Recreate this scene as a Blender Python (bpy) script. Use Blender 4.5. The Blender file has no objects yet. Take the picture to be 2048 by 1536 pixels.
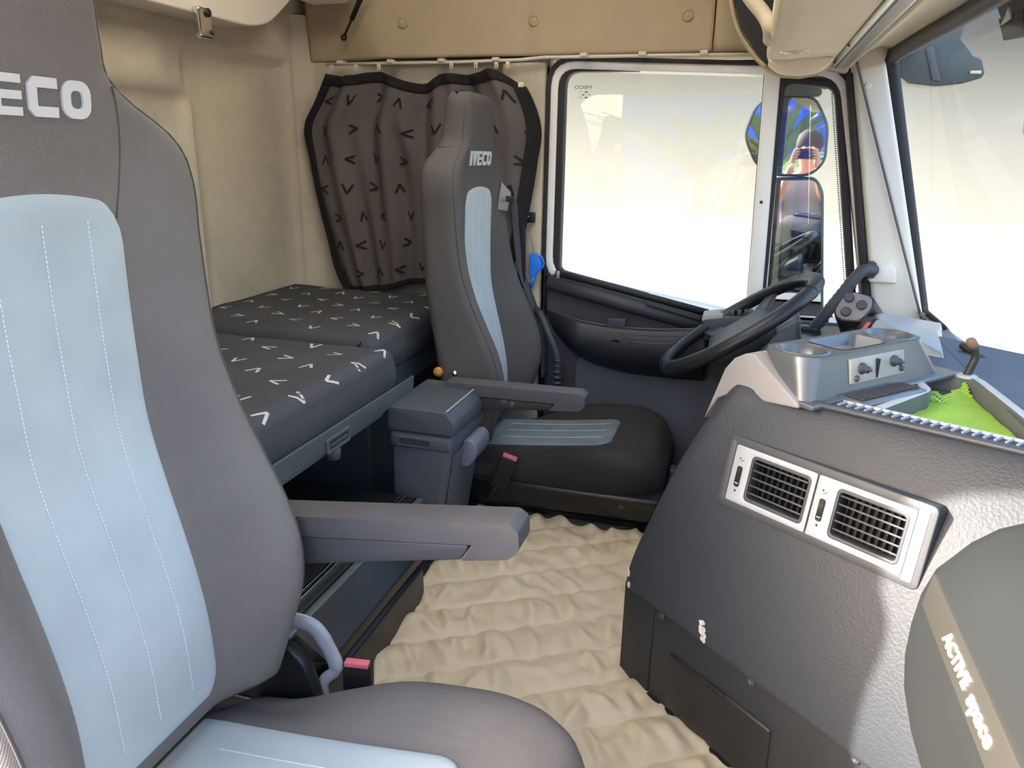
import bpy, bmesh, math, random
import numpy as np
from math import sin, cos, radians, pi, sqrt, atan2
from mathutils import Vector, Matrix
random.seed(7); np.random.seed(7)
scene = bpy.context.scene
C = scene.collection

# ------------------------------------------------------------------ camera
PITCH, YAW, ROLL, CAMH, FPX = radians(17.2), radians(16.9), radians(1.0), 1.12, 1480.0
fw = Vector((-sin(YAW)*cos(PITCH), cos(YAW)*cos(PITCH), -sin(PITCH)))
r0 = Vector((cos(YAW), sin(YAW), 0)); u0 = r0.cross(fw)
rt = r0*cos(ROLL) + u0*sin(ROLL); up = -r0*sin(ROLL) + u0*cos(ROLL)
cd = bpy.data.cameras.new('camera'); cam = bpy.data.objects.new('camera', cd); C.objects.link(cam)
cam.matrix_world = Matrix(((rt.x, up.x, -fw.x, 0), (rt.y, up.y, -fw.y, 0), (rt.z, up.z, -fw.z, CAMH), (0, 0, 0, 1)))
cd.sensor_fit = 'HORIZONTAL'; cd.sensor_width = 36.0; cd.lens = 36.0*FPX/2048; cd.clip_start = 0.02; cd.clip_end = 200
scene.camera = cam
# ------------------------------------------------------------------ sky, sun, exposure
SUN = Vector((0.853, 0.523, -0.53)).normalized()
w = bpy.data.worlds.new('sky'); scene.world = w; w.use_nodes = True
nt = w.node_tree; nt.nodes.clear()
sky = nt.nodes.new('ShaderNodeTexSky'); sky.sky_type = 'NISHITA'; sky.sun_disc = False
sky.sun_elevation = radians(28); sky.sun_rotation = radians(238); sky.altitude = 50; sky.dust_density = 4.0; sky.ozone_density = 0.6
bg = nt.nodes.new('ShaderNodeBackground'); bg.inputs[1].default_value = 0.42
wo = nt.nodes.new('ShaderNodeOutputWorld')
nt.links.new(sky.outputs[0], bg.inputs[0]); nt.links.new(bg.outputs[0], wo.inputs[0])
sd = bpy.data.lights.new('sun', 'SUN'); sd.energy = 7.5; sd.angle = radians(0.8); sd.color = (1.0, 0.93, 0.82)
so = bpy.data.objects.new('sun', sd); C.objects.link(so)
so.rotation_euler = SUN.to_track_quat('-Z', 'Y').to_euler(); so.location = (-6, -4, 6)
vs = scene.view_settings
vs.view_transform = 'Standard'; vs.look = 'None'; vs.gamma = 1.0; vs.use_curve_mapping = False; vs.exposure = 1.45

# ------------------------------------------------------------------ materials
def s2l(c):
    return tuple((x/255/12.92 if x <= 10 else ((x/255+0.055)/1.055)**2.4) for x in c)
MATS = {}
def mat(name, rgb, rough=0.6, metal=0.0, noise=0.0, nscale=8.0, bump=0.0, bscale=300.0, kind='noise', spec=0.5, stain=None, sheen=0.0, coat=0.0):
    """procedural principled material: colour variation by noise, fine relief by bump"""
    m = bpy.data.materials.new(name); m.use_nodes = True; MATS[name] = m
    n = m.node_tree.nodes; l = m.node_tree.links; b = n['Principled BSDF']
    col = s2l(rgb)
    b.inputs['Base Color'].default_value = (*col, 1); b.inputs['Roughness'].default_value = rough
    b.inputs['Metallic'].default_value = metal; b.inputs['Specular IOR Level'].default_value = spec
    if sheen: b.inputs['Sheen Weight'].default_value = sheen
    if coat: b.inputs['Coat Weight'].default_value = coat
    tc = n.new('ShaderNodeTexCoord')
    last = None
    if noise:
        t = n.new('ShaderNodeTexNoise'); t.inputs['Scale'].default_value = nscale; t.inputs['Detail'].default_value = 5
        l.new(tc.outputs['Object'], t.inputs['Vector'])
        r = n.new('ShaderNodeValToRGB')
        r.color_ramp.elements[0].position = 0.3; r.color_ramp.elements[1].position = 0.72
        r.color_ramp.elements[0].color = (*[x*(1-noise) for x in col], 1)
        r.color_ramp.elements[1].color = (*[min(1, x*(1+noise)) for x in col], 1)
        l.new(t.outputs['Fac'], r.inputs['Fac']); last = r.outputs['Color']
    if stain:
        srgb, sscale, lo, hi = stain
        t = n.new('ShaderNodeTexNoise'); t.inputs['Scale'].default_value = sscale; t.inputs['Detail'].default_value = 8; t.inputs['Roughness'].default_value = 0.65
        l.new(tc.outputs['Object'], t.inputs['Vector'])
        r = n.new('ShaderNodeValToRGB'); r.color_ramp.elements[0].position = lo; r.color_ramp.elements[1].position = hi
        l.new(t.outputs['Fac'], r.inputs['Fac'])
        mx = n.new('ShaderNodeMix'); mx.data_type = 'RGBA'
        l.new(r.outputs['Color'], mx.inputs[0])
        if last: l.new(last, mx.inputs[6])
        else: mx.inputs[6].default_value = (*col, 1)
        mx.inputs[7].default_value = (*s2l(srgb), 1); last = mx.outputs[2]
    if last: l.new(last, b.inputs['Base Color'])
    if bump:
        bp = n.new('ShaderNodeBump'); bp.inputs['Strength'].default_value = bump; bp.inputs['Distance'].default_value = 0.0012
        if kind == 'weave':
            a1 = n.new('ShaderNodeTexWave'); a1.inputs['Scale'].default_value = bscale; a1.bands_direction = 'Y'
            a2 = n.new('ShaderNodeTexWave'); a2.inputs['Scale'].default_value = bscale; a2.bands_direction = 'Z'
            mp = n.new('ShaderNodeMapping'); mp.inputs['Rotation'].default_value = (0.5, 0.5, 0.3)
            l.new(tc.outputs['Object'], mp.inputs['Vector'])
            l.new(mp.outputs['Vector'], a1.inputs['Vector']); l.new(mp.outputs['Vector'], a2.inputs['Vector'])
            ma = n.new('ShaderNodeMath'); ma.operation = 'MULTIPLY'
            l.new(a1.outputs['Fac'], ma.inputs[0]); l.new(a2.outputs['Fac'], ma.inputs[1]); l.new(ma.outputs[0], bp.inputs['Height'])
        elif kind == 'leather':
            v = n.new('ShaderNodeTexVoronoi'); v.inputs['Scale'].default_value = bscale; v.feature = 'SMOOTH_F1'
            l.new(tc.outputs['Object'], v.inputs['Vector']); l.new(v.outputs['Distance'], bp.inputs['Height']); bp.invert = True
        else:
            t = n.new('ShaderNodeTexNoise'); t.inputs['Scale'].default_value = bscale; t.inputs['Detail'].default_value = 3
            l.new(tc.outputs['Object'], t.inputs['Vector']); l.new(t.outputs['Fac'], bp.inputs['Height'])
        l.new(bp.outputs['Normal'], b.inputs['Normal'])
    return m
def glass_mat(name, tint, refl):
    m = bpy.data.materials.new(name); m.use_nodes = True; MATS[name] = m
    n = m.node_tree.nodes; l = m.node_tree.links; n.clear()
    o = n.new('ShaderNodeOutputMaterial'); t = n.new('ShaderNodeBsdfTransparent'); t.inputs[0].default_value = (*tint, 1)
    g = n.new('ShaderNodeBsdfGlossy'); g.inputs['Roughness'].default_value = 0.0
    mx = n.new('ShaderNodeMixShader'); mx.inputs[0].default_value = refl
    l.new(t.outputs[0], mx.inputs[1]); l.new(g.outputs[0], mx.inputs[2]); l.new(mx.outputs[0], o.inputs[0])
    return m
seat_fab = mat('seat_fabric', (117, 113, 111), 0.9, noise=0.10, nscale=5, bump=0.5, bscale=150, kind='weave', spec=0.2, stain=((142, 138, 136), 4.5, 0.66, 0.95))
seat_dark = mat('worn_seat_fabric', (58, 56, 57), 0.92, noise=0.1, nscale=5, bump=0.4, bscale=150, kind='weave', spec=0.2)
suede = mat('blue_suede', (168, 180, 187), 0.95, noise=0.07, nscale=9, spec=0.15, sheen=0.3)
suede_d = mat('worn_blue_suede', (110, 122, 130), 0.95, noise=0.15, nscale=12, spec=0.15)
thread = mat('white_thread', (232, 236, 238), 0.8)
embroid = mat('embroidery', (204, 206, 210), 0.8, bump=0.4, bscale=900)
seam_m = mat('dark_seam', (80, 78, 76), 0.9)
arm_m = mat('armrest_plastic', (84, 82, 85), 0.55, noise=0.08, nscale=14, bump=0.35, bscale=700)
arm_d = mat('armrest_cover', (66, 66, 71), 0.5, noise=0.08, nscale=9)
blk = mat('black_plastic', (26, 27, 30), 0.38, noise=0.15, nscale=6)
blk_soft = mat('black_rubber', (20, 20, 22), 0.6)
dk_grey = mat('dark_grey_plastic', (58, 61, 68), 0.5, noise=0.08, nscale=7, bump=0.2, bscale=900)
fridge_m = mat('fridge_plastic', (82, 86, 95), 0.55, noise=0.08, nscale=7, bump=0.25, bscale=800)
fridge_top = mat('fridge_lid_plastic', (74, 78, 86), 0.5, bump=0.25, bscale=800, stain=((122, 130, 138), 9, 0.60, 0.85))
bedsteel = mat('grey_blue_steel', (92, 100, 103), 0.42, metal=0.25, noise=0.08, nscale=12)
bed_fab = mat('mattress_fabric', (72, 73, 77), 0.92, noise=0.12, nscale=6, bump=0.4, bscale=400, spec=0.2, stain=((132, 128, 122), 5, 0.66, 0.98))
chev_w = mat('white_chevron_print', (184, 187, 192), 0.9)
chev_b = mat('black_chevron_print', (24, 22, 24), 0.9)
curt = mat('curtain_cloth', (98, 92, 89), 0.95, noise=0.12, nscale=3, bump=0.25, bscale=500, spec=0.15)
hem_m = mat('black_hem', (22, 21, 22), 0.9)
felt = mat('beige_felt', (208, 197, 175), 0.97, noise=0.08, nscale=4, bump=0.4, bscale=500, spec=0.1, stain=((150, 144, 128), 2.0, 0.42, 0.80))
felt2 = mat('tan_felt', (178, 162, 134), 0.97, noise=0.06, nscale=5, bump=0.5, bscale=600, spec=0.1)
ceil_m = mat('headliner', (228, 215, 190), 0.97, noise=0.05, nscale=4, bump=0.3, bscale=500, spec=0.1)
bunk_m = mat('cream_bunk_shell', (226, 216, 200), 0.7, noise=0.03, nscale=5)
alu = mat('brushed_aluminium', (200, 198, 190), 0.32, metal=0.85)
chrome = mat('chrome', (225, 225, 222), 0.15, metal=1.0)
rail_m = mat('cream_rail', (205, 198, 180), 0.5)
mat_m = mat('quilted_leatherette', (197, 184, 158), 0.5, noise=0.05, nscale=6, bump=0.25, bscale=900, stain=((172, 156, 126), 5, 0.55, 0.95))
stitch_m = mat('brown_thread', (104, 92, 72), 0.9)
under_m = mat('dark_floor_carpet', (34, 36, 40), 0.95, noise=0.2, nscale=30)
leather = mat('grained_dash', (44, 48, 56), 0.6, noise=0.06, nscale=5, bump=0.55, bscale=240, kind='leather')
dash_top = mat('dash_top_grain', (70, 76, 88), 0.55, noise=0.1, nscale=30, bump=0.5, bscale=300, kind='leather')
silver = mat('silver_grey_plastic', (164, 168, 174), 0.38, metal=0.15, noise=0.04, nscale=12)
pale = mat('pale_grey_plastic', (146, 142, 142), 0.5, noise=0.04, nscale=10, bump=0.15, bscale=900)
cup_m = mat('worn_satin_tray', (96, 100, 105), 0.3, metal=0.3, noise=0.1, nscale=10)
green = mat('green_mesh', (146, 184, 66), 0.75, noise=0.1, nscale=6)
wheel_m = mat('black_leather_wheel', (32, 32, 34), 0.42, noise=0.1, nscale=20, bump=0.15, bscale=500)
wheel_hub = mat('wheel_pad', (60, 60, 64), 0.5, noise=0.05, nscale=9)
pillar_m = mat('pillar_trim', (222, 219, 208), 0.6, noise=0.05, nscale=6)
door_m = mat('door_vinyl', (57, 56, 60), 0.55, noise=0.08, nscale=6, bump=0.25, bscale=700)
door_t = mat('door_cloth_tile', (84, 88, 97), 0.9, noise=0.1, nscale=8)
pocket_m = mat('door_pocket', (36, 38, 43), 0.5, bump=0.1, bscale=900, stain=((74, 76, 80), 11, 0.60, 0.9))
frame_m = mat('painted_door_frame', (236, 236, 230), 0.45, noise=0.04, nscale=6)
seal = mat('black_seal', (36, 31, 32), 0.6)
blue_p = mat('blue_plastic', (38, 120, 225), 0.4)
pinkred = mat('faded_red_button', (226, 110, 128), 0.5)
red_p = mat('red_plastic', (200, 70, 50), 0.4)
orange_p = mat('amber_plastic', (190, 130, 50), 0.4)
lumpm = mat('passenger_dash_plastic', (34, 37, 39), 0.65, spec=0.35, noise=0.08, nscale=7, stain=((50, 52, 52), 8, 0.62, 0.9))
strip_m = mat('grey_strip', (56, 55, 52), 0.5)
lens_m = mat('lamp_lens', (222, 208, 180), 0.3)
mirror_m = mat('mirror_glass', (240, 242, 244), 0.02, metal=1.0)
smoke_m = mat('smoked_housing', (74, 82, 80), 0.4, noise=0.15, nscale=4)
glass = glass_mat('window_glass', (0.94, 0.96, 0.95), 0.05)
wall_out = mat('white_render', (163, 165, 162), 0.95, noise=0.05, nscale=0.9, bump=0.3, bscale=12, stain=((150, 151, 146), 0.8, 0.5, 0.9))
ground_m = mat('pale_concrete', (128, 122, 114), 0.95, noise=0.12, nscale=1.5)
blue_b = mat('blue_cladding', (36, 88, 205), 0.55, noise=0.05, nscale=2)
canopy_m = mat('blue_canopy', (90, 170, 225), 0.6, noise=0.05, nscale=2)
leaf_m = mat('palm_leaf', (80, 104, 34), 0.6, noise=0.3, nscale=5)
trunk_m = mat('palm_trunk', (110, 88, 62), 0.9, noise=0.3, nscale=9)
skin_m = mat('skin', (206, 150, 122), 0.6, noise=0.05, nscale=10)
shirt_m = mat('grey_shirt', (150, 146, 140), 0.95, noise=0.1, nscale=8)
trous_m = mat('dark_trousers', (40, 44, 56), 0.95)
hair_m = mat('dark_hair', (48, 36, 28), 0.8)

# ------------------------------------------------------------------ helpers
def link(o, parent=None):
    C.objects.link(o)
    if parent is not None: o.parent = parent
    return o
def org(parent):
    """world position of a chain of unrotated parents"""
    p = Vector((0, 0, 0)); q = parent
    while q is not None: p += q.location; q = q.parent
    return p
def mobj(name, verts, faces, m, parent=None, smooth=False, local=False):
    me = bpy.data.meshes.new(name)
    o = Vector((0, 0, 0)) if local else org(parent)
    me.from_pydata([tuple(Vector(v)-o) for v in verts], [], faces)
    bm = bmesh.new(); bm.from_mesh(me); bmesh.ops.recalc_face_normals(bm, faces=bm.faces); bm.to_mesh(me); bm.free()
    me.materials.append(m)
    if smooth:
        for p in me.polygons: p.use_smooth = True
    ob = bpy.data.objects.new(name, me); return link(ob, parent)
def thing(name, label, cat, loc=(0, 0, 0), rotz=0, group=None):
    e = bpy.data.objects.new(name, None); C.objects.link(e); e.location = loc; e.rotation_euler = (0, 0, rotz)
    e.empty_display_size = 0.05
    e['label'] = label; e['category'] = cat
    if group: e['group'] = group
    return e
def tag(o, label, cat, group=None):
    o['label'] = label; o['category'] = cat
    if group: o['group'] = group
    return o
def struct(o, label=None):
    o['kind'] = 'structure'
    if label: o['label'] = label
    return o
def sroot(name, label=None, loc=(0, 0, 0)):
    e = bpy.data.objects.new(name, None); C.objects.link(e); e.location = loc; e.empty_display_size = 0.05
    return struct(e, label)
def bev(o, wd, seg=3):
    md = o.modifiers.new('bevel', 'BEVEL'); md.width = wd; md.segments = seg; md.limit_method = 'ANGLE'; md.angle_limit = radians(32)
    for p in o.data.polygons: p.use_smooth = True
    md.harden_normals = False
    return o
BOXF = [(0, 1, 3, 2), (4, 6, 7, 5), (0, 4, 5, 1), (2, 3, 7, 6), (0, 2, 6, 4), (1, 5, 7, 3)]
def box(name, lo, hi, m, parent=None, b=0.0, local=False, seg=3):
    v = [(x, y, z) for x in (lo[0], hi[0]) for y in (lo[1], hi[1]) for z in (lo[2], hi[2])]
    o = mobj(name, v, BOXF, m, parent, local=local)
    return bev(o, b, seg) if b else o
def hexa(name, v8, m, parent=None, b=0.0, local=False, seg=3):
    """8 corners: bottom ring of 4 then top ring of 4"""
    f = [(0, 1, 2, 3), (7, 6, 5, 4), (0, 4, 5, 1), (1, 5, 6, 2), (2, 6, 7, 3), (3, 7, 4, 0)]
    o = mobj(name, v8, f, m, parent, local=local)
    return bev(o, b, seg) if b else o
def prism(name, pts, ax, d0, d1, m, parent=None, b=0.0, local=False, smooth=False, seg=3):
    """polygon pts in the plane across axis ax ('x','y','z'), extruded from d0 to d1"""
    def pt(p, d):
        return {'x': (d, p[0], p[1]), 'y': (p[0], d, p[1]), 'z': (p[0], p[1], d)}[ax]
    n = len(pts); v = [pt(p, d0) for p in pts]+[pt(p, d1) for p in pts]
    f = [tuple(range(n)), tuple(range(2*n-1, n-1, -1))]+[(i, (i+1) % n, n+(i+1) % n, n+i) for i in range(n)]
    o = mobj(name, v, f, m, parent, local=local, smooth=smooth)
    return bev(o, b, seg) if b else o
def rrect(x0, x1, y0, y1, r, n=5):
    out = []
    for cx, cy, a0 in ((x1-r, y1-r, 0), (x0+r, y1-r, 90), (x0+r, y0+r, 180), (x1-r, y0+r, 270)):
        for i in range(n+1):
            a = radians(a0+90*i/n); out.append((cx+r*cos(a), cy+r*sin(a)))
    return out
def roundpoly(pts, r, n=4):
    """round the corners of a polygon"""
    out = []; k = len(pts)
    for i in range(k):
        p, a, b_ = np.array(pts[i], float), np.array(pts[i-1], float), np.array(pts[(i+1) % k], float)
        rr = r[i] if isinstance(r, (list, tuple)) else r
        da, db = a-p, b_-p; la, lb = np.linalg.norm(da), np.linalg.norm(db)
        rr = min(rr, la*0.48, lb*0.48); s, e = p+da/la*rr, p+db/lb*rr
        if rr < 1e-5: out.append(tuple(p)); continue
        for j in range(n+1):
            t = j/n; q = s*(1-t)**2+2*p*t*(1-t)+e*t*t; out.append(tuple(q))
    return out
def frame(name, outer, inner, ax, d0, d1, m, parent=None, b=0.0, local=False):
    """a ring between two outlines with the same number of points, extruded"""
    def pt(p, d):
        return {'x': (d, p[0], p[1]), 'y': (p[0], d, p[1]), 'z': (p[0], p[1], d)}[ax]
    n = len(outer)
    v = [pt(p, d0) for p in outer]+[pt(p, d0) for p in inner]+[pt(p, d1) for p in outer]+[pt(p, d1) for p in inner]
    f = []
    for i in range(n):
        j = (i+1) % n
        f += [(i, j, n+j, n+i), (2*n+i, 3*n+i, 3*n+j, 2*n+j), (i, 2*n+i, 2*n+j, j), (n+i, n+j, 3*n+j, 3*n+i)]
    o = mobj(name, v, f, m, parent, local=local, smooth=bool(b))
    return bev(o, b, 2) if b else o
def catmull(pts, n=8, closed=False):
    P = [np.array(p, float) for p in pts]; out = []; k = len(P)
    rng = range(k) if closed else range(k-1)
    for i in rng:
        p1, p2 = P[i], P[(i+1) % k]
        p0 = P[i-1] if (closed or i > 0) else 2*p1-p2
        p3 = P[(i+2) % k] if (closed or i+2 < k) else 2*p2-p1
        for j in range(n):
            t = j/n
            out.append(0.5*((2*p1)+(-p0+p2)*t+(2*p0-5*p1+4*p2-p3)*t*t+(-p0+3*p1-3*p2+p3)*t**3))
    if not closed: out.append(P[-1])
    return out
def tube_vf(pts, r, seg=8, closed=False, flat=1.0, caps=True):
    P = [Vector(p) for p in pts]; k = len(P); v = []; f = []
    rr = r if isinstance(r, (list, tuple)) else [r]*k
    prev = None
    for i in range(k):
        if closed: t = P[(i+1) % k]-P[i-1]
        else: t = P[min(i+1, k-1)]-P[max(i-1, 0)]
        t.normalize()
        if prev is None:
            a = Vector((0, 0, 1)) if abs(t.z) < 0.9 else Vector((1, 0, 0))
            nrm = (a - t*a.dot(t)).normalized()
        else:
            nrm = (prev - t*prev.dot(t)).normalized()
        prev = nrm; bi = t.cross(nrm)
        for j in range(seg):
            an = 2*pi*j/seg; v.append(P[i]+nrm*cos(an)*rr[i]+bi*sin(an)*rr[i]*flat)
    for i in range(k if closed else k-1):
        for j in range(seg):
            a, b_ = i*seg+j, i*seg+(j+1) % seg
            c, d = ((i+1) % k)*seg+(j+1) % seg, ((i+1) % k)*seg+j
            f.append((a, b_, c, d))
    if not closed and caps:
        f.append(tuple(range(seg))); f.append(tuple(range((k-1)*seg, k*seg)))
    return v, f
def tube(name, pts, r, m, parent=None, seg=8, closed=False, local=False, flat=1.0):
    v, f = tube_vf(pts, r, seg, closed, flat)
    return mobj(name, v, f, m, parent, smooth=True, local=local)
def multi(name, vfs, m, parent=None, smooth=False, local=False):
    V = []; Fc = []
    for v, f in vfs:
        o = len(V); V += list(v); Fc += [tuple(i+o for i in q) for q in f]
    return mobj(name, V, Fc, m, parent, smooth=smooth, local=local)
def boxvf(lo, hi):
    return [(x, y, z) for x in (lo[0], hi[0]) for y in (lo[1], hi[1]) for z in (lo[2], hi[2])], BOXF
def lathe(name, prof, center, axis, m, parent=None, seg=24, local=False, cap0=True):
    """prof: (radius, height) along axis"""
    ax = Vector(axis).normalized(); a = Vector((0, 0, 1)) if abs(ax.z) < 0.9 else Vector((1, 0, 0))
    u = (a-ax*a.dot(ax)).normalized(); w_ = ax.cross(u); c = Vector(center); v = []; f = []
    for r, h in prof:
        for j in range(seg):
            an = 2*pi*j/seg; v.append(c+ax*h+u*cos(an)*r+w_*sin(an)*r)
    k = len(prof)
    for i in range(k-1):
        for j in range(seg):
            f.append((i*seg+j, i*seg+(j+1) % seg, (i+1)*seg+(j+1) % seg, (i+1)*seg+j))
    if cap0: f.append(tuple(range(seg)))
    f.append(tuple(range((k-1)*seg, k*seg)))
    return mobj(name, v, f, m, parent, smooth=True, local=local)
def surf(name, fn, us, vs_, m, parent=None, thick=0.0, local=False, smooth=True, stuff=False):
    nu, nv = len(us), len(vs_)
    v = [fn(a, b_) for a in us for b_ in vs_]
    f = [(i*nv+j, (i+1)*nv+j, (i+1)*nv+j+1, i*nv+j+1) for i in range(nu-1) for j in range(nv-1)]
    o = mobj(name, v, f, m, parent, smooth=smooth, local=local)
    if thick:
        md = o.modifiers.new('thick', 'SOLIDIFY'); md.thickness = thick; md.offset = 0
    return o
def loft(name, secs, m, parent=None, smooth=True, local=False, caps=True):
    n = len(secs[0]); k = len(secs); v = [p for s in secs for p in s]
    f = [(i*n+j, i*n+(j+1) % n, (i+1)*n+(j+1) % n, (i+1)*n+j) for i in range(k-1) for j in range(n)]
    if caps: f += [tuple(range(n)), tuple(range((k-1)*n, k*n))]
    return mobj(name, v, f, m, parent, smooth=smooth, local=local)
def text_mesh(name, s, size, mtx, m, parent=None, extrude=0.001, offset=0.0, local=False, sx=1.0, shear=0.0, space=1.0):
    cu = bpy.data.curves.new(name, 'FONT'); cu.body = s; cu.size = size; cu.extrude = extrude; cu.offset = offset
    cu.align_x = 'CENTER'; cu.align_y = 'CENTER'; cu.shear = shear; cu.space_character = space; cu.resolution_u = 4
    t = bpy.data.objects.new(name, cu); C.objects.link(t)
    dg = bpy.context.evaluated_depsgraph_get(); dg.update()
    me = bpy.data.meshes.new_from_object(t.evaluated_get(dg)); bpy.data.objects.remove(t)
    o = Vector((0, 0, 0)) if local else org(parent)
    for v in me.vertices:
        v.co = (mtx @ Vector((v.co.x*sx, v.co.y, v.co.z))) - o
    me.materials.clear(); me.materials.append(m)
    ob = bpy.data.objects.new(name, me); return link(ob, parent)
def basis(o, x, y):
    x = Vector(x).normalized(); y = Vector(y); y = (y-x*y.dot(x)).normalized(); z = x.cross(y)
    return Matrix(((x.x, y.x, z.x, o[0]), (x.y, y.y, z.y, o[1]), (x.z, y.z, z.z, o[2]), (0, 0, 0, 1)))
def ss(e0, e1, x):
    t = min(1, max(0, (x-e0)/(e1-e0))); return t*t*(3-2*t)
def cubic(xs, ys):
    """smooth interpolation through knots (Catmull-Rom slopes)"""
    xs = np.array(xs, float); ys = np.array(ys, float)
    if xs[0] > xs[-1]: xs, ys = xs[::-1], ys[::-1]
    sl = np.gradient(ys, xs)
    def f(x):
        x = min(max(x, xs[0]), xs[-1]); i = min(max(int(np.searchsorted(xs, x))-1, 0), len(xs)-2)
        h = xs[i+1]-xs[i]; t = (x-xs[i])/h
        return float((1+2*t)*(1-t)**2*ys[i]+t*(1-t)**2*h*sl[i]+t*t*(3-2*t)*ys[i+1]+t*t*(t-1)*h*sl[i+1])
    return f
def lin(a, b, n): return [a+(b-a)*i/(n-1) for i in range(n)]
def chevrons(name, spots, fn, size, m, parent, wd=0.16, lift=0.0012):
    """V marks printed on a surface fn(u,v)->(point, normal); spots: (u,v,angle)"""
    vfs = []
    for (u, v, a) in spots:
        V = []
        for sgn in (-1, 1):
            A0 = np.array((0.0, 0.0)); A1 = np.array((sgn*0.42, 0.95)); d = A1-A0; d /= np.linalg.norm(d); nn = np.array((-d[1], d[0]))
            row = []
            for t in (0, 0.5, 1.0):
                c = A0+(A1-A0)*t
                for s_ in (-1, 1):
                    q = (c+nn*s_*wd/2-np.array((0, 0.5)))*size
                    x = q[0]*cos(a)-q[1]*sin(a); y = q[0]*sin(a)+q[1]*cos(a)
                    p, nr = fn(u+x, v+y); row.append(Vector(p)+Vector(nr)*lift)
            V.append(row)
        for row in V:
            vfs.append((row, [(0, 1, 3, 2), (2, 3, 5, 4)]))
    o = multi(name, vfs, m, parent)
    o['kind'] = 'stuff'
    return o
def offset_poly(pts, d):
    """move every edge outwards by d (counter-clockwise or clockwise handled by area sign)"""
    P = [np.array(p, float) for p in pts]; k = len(P)
    area = sum(P[i][0]*P[(i+1) % k][1]-P[(i+1) % k][0]*P[i][1] for i in range(k))
    s = 1 if area > 0 else -1; out = []
    for i in range(k):
        a, b_, c = P[i-1], P[i], P[(i+1) % k]
        e1 = (b_-a)/np.linalg.norm(b_-a); e2 = (c-b_)/np.linalg.norm(c-b_)
        n1 = np.array((e1[1], -e1[0]))*s; n2 = np.array((e2[1], -e2[0]))*s
        t = n1+n2; t = t/max(0.3, (t@n1)); out.append(tuple(b_+t*d))
    return out

# ================================================================== SETTING
YL = 2.66     # driver's side inner wall
XR = -1.70    # rear wall
# ---- floor: dark pan at the sides, raised tunnel in the middle
fl = sroot('floor', 'dark cab floor under the beige quilted mat')
box('floor_pan', (-1.8, 0.33, -0.34), (0.95, 2.76, -0.26), under_m, fl)
box('engine_tunnel', (-1.72, 0.98, -0.27), (0.9, 2.09, -0.012), under_m, fl)
# ---- rear wall with soft moulded steps
def rear(y, z):
    x = XR
    rec = ss(2.06, 2.02, y)*ss(1.30, 1.26, z)             # lower left recess
    rec2 = ss(2.0, 2.05, y)*ss(2.60, 2.56, y)*ss(1.44, 1.40, z-0.03*(y-2.3))
    ridge = math.exp(-((y-2.035)/0.028)**2)*ss(1.30, 1.24, z)
    x += 0.03*(1-max(rec, rec2)) + 0.022*ridge
    return (x, y, z)
wr = struct(surf('wall_rear', rear, lin(0.33, 2.70, 130), lin(-0.3, 2.03, 110), felt), 'beige felt rear wall with moulded steps behind the bunk')
struct(box('trim_1', (-1.86, 0.2, -0.34), (-1.705, 2.8, 2.3), felt), 'outer rear panel of the cab')
# ---- ceiling
fill_panel_m = bpy.data.materials.new('fill_translucent'); fill_panel_m.use_nodes = True  # translucent material for the added daylight panel overhead
hn = fill_panel_m.node_tree.nodes; hn.clear(); ho = hn.new('ShaderNodeOutputMaterial'); ht = hn.new('ShaderNodeBsdfTranslucent'); ht.inputs[0].default_value = (0.74, 0.70, 0.61, 1)
fill_panel_m.node_tree.links.new(ht.outputs[0], ho.inputs[0])
ZR = 2.02
HX0, HX1, HY0, HY1 = -1.12, -0.06, 0.90, 2.10
ce = sroot('ceiling', 'pale felt headliner around an added daylight panel')
box('headliner', (-1.86, 0.2, ZR), (HX0, 2.8, ZR+0.08), ceil_m, ce)
box('headliner', (HX1, 0.2, ZR), (0.46, 2.8, ZR+0.08), ceil_m, ce)
box('headliner', (HX0, 0.2, ZR), (HX1, HY0, ZR+0.08), ceil_m, ce)
box('headliner', (HX0, HY1, ZR), (HX1, 2.8, ZR+0.08), ceil_m, ce)
ha = sroot('fill_panel', 'added translucent roof panel that brightens the cab')  # added out of view: spreads daylight from above to brighten the interior
mobj('fill_pane', [(HX0, HY0, ZR+0.03), (HX1, HY0, ZR+0.03), (HX1, HY1, ZR+0.03), (HX0, HY1, ZR+0.03)], [(0, 1, 2, 3)], fill_panel_m, ha)
frame('fill_frame', [(HX0-0.04, HY0-0.04), (HX1+0.04, HY0-0.04), (HX1+0.04, HY1+0.04), (HX0-0.04, HY1+0.04)], [(HX0, HY0), (HX1, HY0), (HX1, HY1), (HX0, HY1)], 'z', ZR-0.015, ZR+0.01, seal, ha)
# ---- left wall (driver's side)
wl = sroot('wall_left', 'tan felt side wall around the driver door')
box('rear_side_panel', (-1.72, YL, -0.34), (-0.70, 2.76, 1.44), felt, wl)
def upperp(x, z):
    # the upper panel leans inwards and folds near its rear end
    y = YL-0.035 + 0.10*(1.44-z)
    crease = -1.27+0.52*(1.60-z) - 0.10
    y += 0.05*ss(crease+0.02, crease-0.20, x)
    y += 0.010*math.exp(-((x+0.76)/0.03)**2) - 0.01*ss(-0.80, -0.86, x)
    return (x, y, z)
xs = lin(-1.62, -0.155, 110)
surf('upper_panel', upperp, xs, lin(1.442, 2.03, 50), felt2, wl, thick=0.02)
surf('upper_front_panel', lambda x, z: (x, YL-0.045+0.10*(1.44-z)-0.02*ss(-0.05, 0.12, x), z), lin(-0.150, 0.40, 20), lin(1.442, 2.03, 20), felt2, wl, thick=0.02)
box('roof_side', (-1.72, 2.70, 1.44), (0.40, 2.80, 2.12), felt2, wl)
box('door_jamb', (-0.73, 2.715, -0.34), (-0.655, 2.79, 0.70), blk, wl)
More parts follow.
